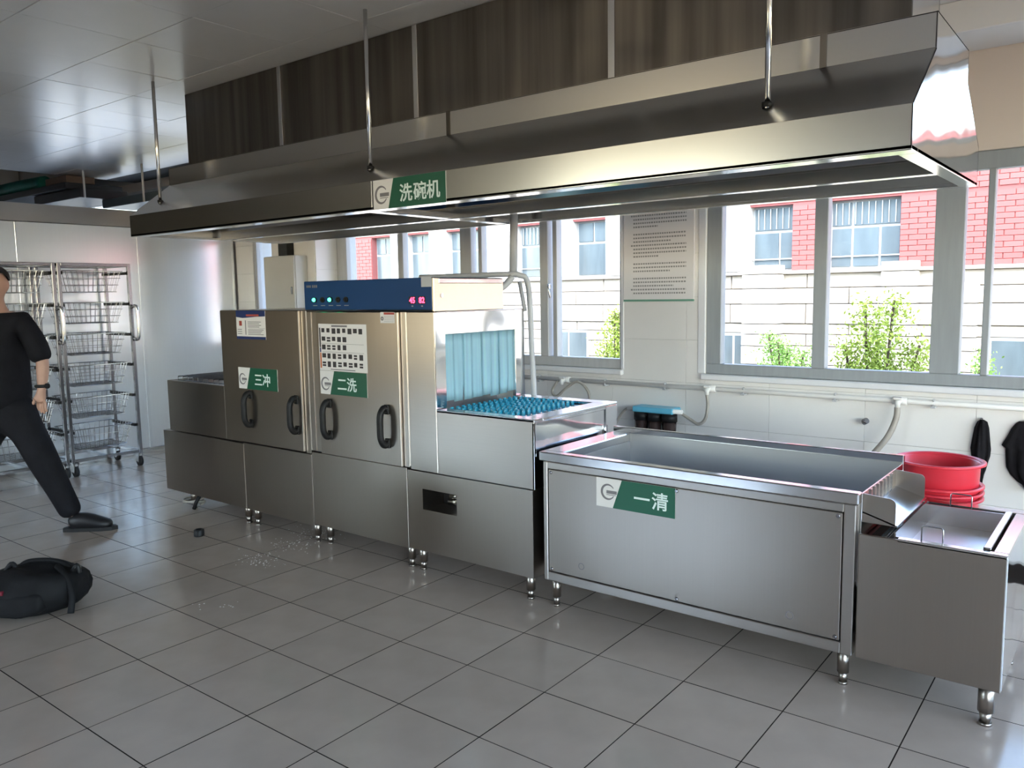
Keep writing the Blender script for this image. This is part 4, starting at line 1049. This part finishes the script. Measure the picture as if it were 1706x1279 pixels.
for cx, cy, s, n in ((-4.10, 2.72, 0.075, 80), (-4.18, 3.02, 0.09, 70), (-4.25, 3.28, 0.11, 80), (-3.58, 2.22, 0.03, 8), (-3.72, 2.12, 0.03, 6)):
    for k in range(n):
        x, y = rg.gauss(cx, s), rg.gauss(cy, s*0.7); r = rg.uniform(0.002, 0.006)
        ring = [b.verts.new((x+r*math.cos(a), y+r*math.sin(a), 0.0005)) for a in [q*PI/3 for q in range(6)]]
        top = b.verts.new((x, y, 0.0005+r*0.6))
        for q in range(6): b.faces.new((ring[q], ring[(q+1) % 6], top))
        b.faces.new(ring[::-1])
o = obj('spilt_granules', b, FOAM, None, label='pale spilt granules scattered on the floor before the wash module', category='debris', kind='stuff')

# ---- frame at the camera's left: r = picture right, d = towards the camera
RV = Vector((0.786, 0.618, 0)); DV = Vector((0.618, -0.786, 0))
def skin(name, verts, edges, m, parent=None, sub=2, **props):
    """verts: (point, radius_x, radius_y) ; returns the grown mesh as an object"""
    me = bpy.data.meshes.new(name); me.from_pydata([tuple(v[0]) for v in verts], edges, [])
    o = bpy.data.objects.new(name, me); COL.objects.link(o)
    md = o.modifiers.new('skin', 'SKIN'); md.use_smooth_shade = True
    for i, v in enumerate(verts):
        me.skin_vertices[0].data[i].radius = (v[1], v[2] if len(v) > 2 else v[1])
    me.skin_vertices[0].data[0].use_root = True
    s = o.modifiers.new('sub', 'SUBSURF'); s.levels = sub; s.render_levels = sub
    dg = bpy.context.evaluated_depsgraph_get(); nm = bpy.data.meshes.new_from_object(o.evaluated_get(dg))
    bpy.data.objects.remove(o)
    for p in nm.polygons: p.use_smooth = True
    return link(name, nm, m, parent, **props)
PO = Vector((-5.95, 2.125, 0))
def P(r, z, d=0.0): return PO+RV*r+DV*d+Vector((0, 0, z))
man = thing('person', 'person in black shirt and trousers striding beside the basket racks, wearing a dark wristwatch', 'person', (-5.95, 2.125, 0))
OFF[man.name] = Vector((-5.95, 2.125, 0))
# body: pelvis root, spine, head, arms with five fingers, legs
V = []; E = []
def add(p, r, link_to=None, r2=None):
    V.append((p, r, r2 if r2 else r)); i = len(V)-1
    if link_to is not None: E.append((link_to, i))
    return i
pel = add(P(-0.02, 0.93), 0.085); sp1 = add(P(-0.035, 1.10), 0.12, pel); sp2 = add(P(-0.04, 1.27), 0.135, sp1); ch = add(P(-0.04, 1.41), 0.11, sp2)
nk = add(P(-0.038, 1.50), 0.058, ch); nk2 = add(P(-0.032, 1.555, 0.01), 0.055, nk)
jaw = add(P(-0.028, 1.605, 0.03), 0.066, nk2); hd1 = add(P(-0.026, 1.665, 0.022), 0.079, jaw); hd2 = add(P(-0.026, 1.725, 0.012), 0.075, hd1); add(P(-0.026, 1.765, 0.005), 0.045, hd2)
nb_ = add(P(-0.026, 1.652, 0.098), 0.017, hd1); add(P(-0.026, 1.640, 0.116), 0.013, nb_)
for s in (1, -1): add(P(-0.026+s*0.086, 1.655, 0.0), 0.016, hd1)
def arm(s, sh, el, wr, hand):
    a = add(P(*sh), 0.062, ch); e = add(P(*el), 0.043, a); f = add(P((el[0]*0.5+wr[0]*0.5), (el[1]*0.5+wr[1]*0.5), 0.02), 0.040, e); w = add(P(*wr), 0.028, f)
    pm = add(P(*hand), 0.036, w, 0.022)
    return pm
pm1 = arm(1, (0.135, 1.435), (0.245, 1.175, 0.0), (0.255, 0.985, 0.05), (0.247, 0.925, 0.065))
pm2 = arm(-1, (-0.215, 1.435), (-0.33, 1.17, -0.02), (-0.36, 0.985, 0.03), (-0.365, 0.925, 0.04))
for pm, r0, s in ((pm1, 0.247, 1), (pm2, -0.365, -1)):
    for k, (dr, L) in enumerate(((0.024, 0.062), (0.008, 0.074), (-0.008, 0.069), (-0.023, 0.054))):
        base = add(P(r0+s*dr, 0.888, 0.055), 0.0105, pm)
        kn = add(P(r0+s*dr*1.05, 0.888-L*0.5, 0.058), 0.0092, base); add(P(r0+s*dr, 0.888-L, 0.045), 0.0075, kn)
    tb = add(P(r0-s*0.034, 0.915, 0.072), 0.0115, pm); add(P(r0-s*0.038, 0.878, 0.085), 0.0085, tb)
def leg_(hip, kn, an, toe):
    h = add(P(*hip), 0.055, pel); k = add(P(*kn), 0.058, h); c = add(P(kn[0]*0.6+an[0]*0.4, kn[1]*0.6+an[1]*0.4, -0.02), 0.055, k); a = add(P(*an), 0.036, c); add(P(*toe), 0.034, a)
leg_((0.075, 0.87), (0.215, 0.49, 0.02), (0.365, 0.10, 0.0), (0.50, 0.045, -0.015))
leg_((-0.115, 0.87), (-0.26, 0.49, 0.02), (-0.40, 0.10, 0.02), (-0.30, 0.045, 0.10))
skin('body', V, E, SKIN, man)
V = []; E = []
c0 = add(P(-0.02, 0.80), 0.20, None, 0.16); c1 = add(P(-0.03, 0.98), 0.205, c0, 0.165); c2 = add(P(-0.04, 1.22), 0.215, c1, 0.165); c3 = add(P(-0.04, 1.39), 0.18, c2, 0.135); c4 = add(P(-0.038, 1.475), 0.078, c3, 0.075)
a1 = add(P(0.125, 1.425), 0.082, c3); a2 = add(P(0.20, 1.30, 0.0), 0.078, a1); a3 = add(P(0.25, 1.150, 0.005), 0.072, a2)
a1 = add(P(-0.205, 1.425), 0.082, c3); a2 = add(P(-0.28, 1.30, -0.01), 0.074, a1); a3 = add(P(-0.325, 1.165, -0.015), 0.066, a2)
skin('shirt', V, E, SHIRT, man)
V = []; E = []
c0 = add(P(-0.02, 0.965), 0.19, None, 0.145); c1 = add(P(-0.01, 0.85), 0.195, c0, 0.15)
h = add(P(0.085, 0.76, 0.01), 0.115, c1); k = add(P(0.205, 0.50, 0.02), 0.104, h); q = add(P(0.298, 0.28, 0.01), 0.083, k); add(P(0.372, 0.095, 0.0), 0.074, q)
h = add(P(-0.125, 0.76, 0.01), 0.115, c1); k = add(P(-0.25, 0.50, 0.02), 0.104, h); q = add(P(-0.335, 0.28, 0.01), 0.088, k); add(P(-0.405, 0.08, 0.02), 0.088, q)
skin('trousers', V, E, TROU, man)
def shoe(a, fx, fd):
    dirv = Vector((fx, fd))
    V.clear(); E.clear()
    def Q(t, z): return P(a[0]+fx*t, z, a[1]+fd*t)
    i0 = add(Q(0.0, 0.070), 0.064); add(Q(-0.055, 0.050), 0.054, i0); i1 = add(Q(0.07, 0.062), 0.062, i0, 0.058); i2 = add(Q(0.155, 0.048), 0.064, i1, 0.046); add(Q(0.24, 0.038), 0.050, i2, 0.036)
    add(Q(-0.015, 0.15), 0.070, i0)
    sh = skin('shoe', V, E, SHOE, man)
    b = bm_(); w = 0.047; pts = []
    nx, nd = -fd, fx
    outl = [(-0.078, 0.6), (-0.085, 0), (-0.078, -0.6), (0.0, -0.85), (0.08, -0.9), (0.17, -1.0), (0.24, -0.75), (0.268, 0), (0.24, 0.75), (0.17, 1.0), (0.08, 0.9), (0.0, 0.85)]
    lo = []; hi = []
    for t_, s_ in outl:
        p = P(a[0]+fx*t_+nx*w*s_, 0.001, a[1]+fd*t_+nd*w*s_); lo.append(b.verts.new(p)); hi.append(b.verts.new(p+Vector((0, 0, 0.024))))
    b.faces.new(lo[::-1]); b.faces.new(hi)
    for i in range(len(outl)): j = (i+1) % len(outl); b.faces.new((lo[i], lo[j], hi[j], hi[i]))
    obj('sole', b, RUB, sh)
    b = bm_()
    for k in range(3): tube(b, [Q(0.05+0.025*k, 0.098-0.008*k)+DV*0.035, Q(0.055+0.025*k, 0.112-0.010*k), Q(0.05+0.025*k, 0.098-0.008*k)-DV*0.035], 0.005, 5)
    obj('laces', b, RUB, sh)
shoe((0.385, 0.0), 0.994, -0.11); shoe((-0.415, 0.02), 0.75, 0.66)
# hair, eyes, brows, mouth, watch
b = bm_(); cen = P(-0.026, 1.71, -0.003); n1, n2 = 10, 20
rings = []
for i in range(n1+1):
    th_ = i/n1*1.75; row = []
    for j in range(n2):
        ph = 2*PI*j/n2; fr = math.cos(ph)
        tt = th_*(0.66 if fr > 0.3 else (0.85 if fr > -0.1 else 1.0))
        row.append(b.verts.new(cen+RV*(0.083*math.sin(tt)*math.sin(ph))+DV*(0.094*math.sin(tt)*math.cos(ph))+Vector((0, 0, 0.083*math.cos(tt)))))
    rings.append(row)
for A, B in zip(rings, rings[1:]):
    for j in range(n2):
        f = b.faces.new((A[j], A[(j+1) % n2], B[(j+1) % n2], B[j])); f.smooth = True
bmesh.ops.remove_doubles(b, verts=b.verts[:], dist=0.0005)
obj('hair', b, HAIR, man)
for s in (1, -1):
    b = bm_(); r = bmesh.ops.create_uvsphere(b, u_segments=10, v_segments=8, radius=0.011, matrix=Matrix.Translation(P(-0.026+s*0.030, 1.668, 0.084))); obj('eye', b, INKD, man)
    b = bm_(); tube(b, [P(-0.026+s*0.014, 1.688, 0.094), P(-0.026+s*0.032, 1.692, 0.092), P(-0.026+s*0.05, 1.687, 0.082)], 0.0045, 6); obj('eyebrow', b, HAIR, man)
b = bm_(); tube(b, [P(-0.050, 1.612, 0.088), P(-0.026, 1.610, 0.096), P(-0.002, 1.612, 0.088)], 0.006, 6); obj('mouth', b, mat('lips', (0.33, 0.12, 0.10), 0.5), man)
b = bm_(); wc = P(0.254, 1.0, 0.046); tube(b, [wc+RV*0.034*math.cos(a)+DV*0.034*math.sin(a) for a in [k*2*PI/16 for k in range(16)]], 0.011, 8, closed=True)
wt = obj('wristwatch', b, BLKP, man)
b = bm_(); cyl(b, wc+RV*0.036+DV*0.01, wc+RV*0.047+DV*0.014, 0.018, seg=16); obj('watch_case', b, BLKP, wt)

# ---- backpack lying on the floor
bp = thing('backpack', 'black backpack with dark red trim lying on the floor at the left edge', 'bag', (-4.44, 1.56, 0))
BO = Vector((-4.44, 1.56, 0))
def BPt(r, d, z): return BO+RV*r+DV*d+Vector((0, 0, z))
b = bm_(); nu, nv = 28, 14; rings = []
for i in range(nv+1):
    t = i/nv; ph = -PI/2+PI*t; row = []
    for j in range(nu):
        a = 2*PI*j/nu; ca, sa = math.cos(a), math.sin(a)
        sq = (abs(ca)**3.2+abs(sa)**3.2)**(-1/3.2)
        cz = math.cos(ph); rz = (abs(cz))**0.45
        r_ = 0.345*ca*sq*rz; d_ = 0.185*sa*sq*rz
        z = 0.105+0.105*math.sin(ph)*(abs(math.sin(ph))**-0.25 if abs(math.sin(ph)) > 0.01 else 0)
        zs = 1.04-0.50*max(0, 0.02-r_)/0.36+0.05*math.sin(r_*23+d_*11)+0.05*math.sin(d_*26-r_*9)
        row.append(b.verts.new(BPt(r_-0.02+0.010*math.sin(z*40+d_*20), d_+0.014*math.sin(r_*14)+0.008*math.sin(z*55+r_*12), max(0.002, z*zs))))
    rings.append(row)
for A, B in zip(rings, rings[1:]):
    for j in range(nu):
        f = b.faces.new((A[j], A[(j+1) % nu], B[(j+1) % nu], B[j])); f.smooth = True
bmesh.ops.remove_doubles(b, verts=b.verts[:], dist=0.0008)
obj('bag_body', b, BAG, bp)
b = bm_(); r_ = bmesh.ops.create_uvsphere(b, u_segments=20, v_segments=12, radius=1.0)
for v in r_['verts']:
    q = v.co.copy(); e_ = 0.55
    f_ = lambda t: math.copysign(abs(t)**e_, t)
    v.co = BPt(0.02+0.20*f_(q.x), 0.150+0.060*f_(q.y)*(1-0.3*q.z)+0.008*math.sin(q.x*9), 0.088+0.062*f_(q.z)+0.006*math.sin(q.x*7+q.y*5))
for f in b.faces: f.smooth = True
obj('front_pocket', b, BAG, bp)
b = bm_(); tube(b, smooth_path([BPt(0.19, -0.02, 0.21), BPt(0.27, 0.06, 0.19), BPt(0.32, 0.10, 0.11), BPt(0.325, 0.13, 0.02)], 6), 0.016, 8)
obj('shoulder_strap', b, BAG, bp)
b = bm_(); tube(b, smooth_path([BPt(-0.03, -0.05, 0.19), BPt(0.01, -0.06, 0.222), BPt(0.09, -0.06, 0.232), BPt(0.18, -0.06, 0.222), BPt(0.24, -0.05, 0.19)], 6), 0.013, 8)
obj('carry_strap', b, BAG, bp)
b = bm_(); tube(b, smooth_path([BPt(-0.08, 0.0, 0.17), BPt(-0.045, -0.02, 0.228), BPt(-0.02, -0.02, 0.205)], 5), 0.012, 8)
obj('buckle_loop', b, BLKP, bp); b = bm_(); tube(b, smooth_path([BPt(0.27, 0.0, 0.18), BPt(0.30, 0.0, 0.222), BPt(0.31, 0.0, 0.18)], 5), 0.012, 8)
obj('buckle_loop', b, BLKP, bp)
b = bm_(); tube(b, smooth_path([BPt(-0.36, 0.02, 0.135), BPt(-0.22, 0.192, 0.135), BPt(-0.08, 0.196, 0.14), BPt(0.04, 0.193, 0.15)], 6), 0.012, 8)
obj('red_piping', b, BAGR, bp, label='dark red piping')
b = bm_(); tube(b, smooth_path([BPt(-0.33, 0.10, 0.085), BPt(-0.20, 0.192, 0.09), BPt(-0.12, 0.194, 0.092)], 6), 0.010, 8)
obj('red_piping', b, BAGR, bp, label='dark red piping')
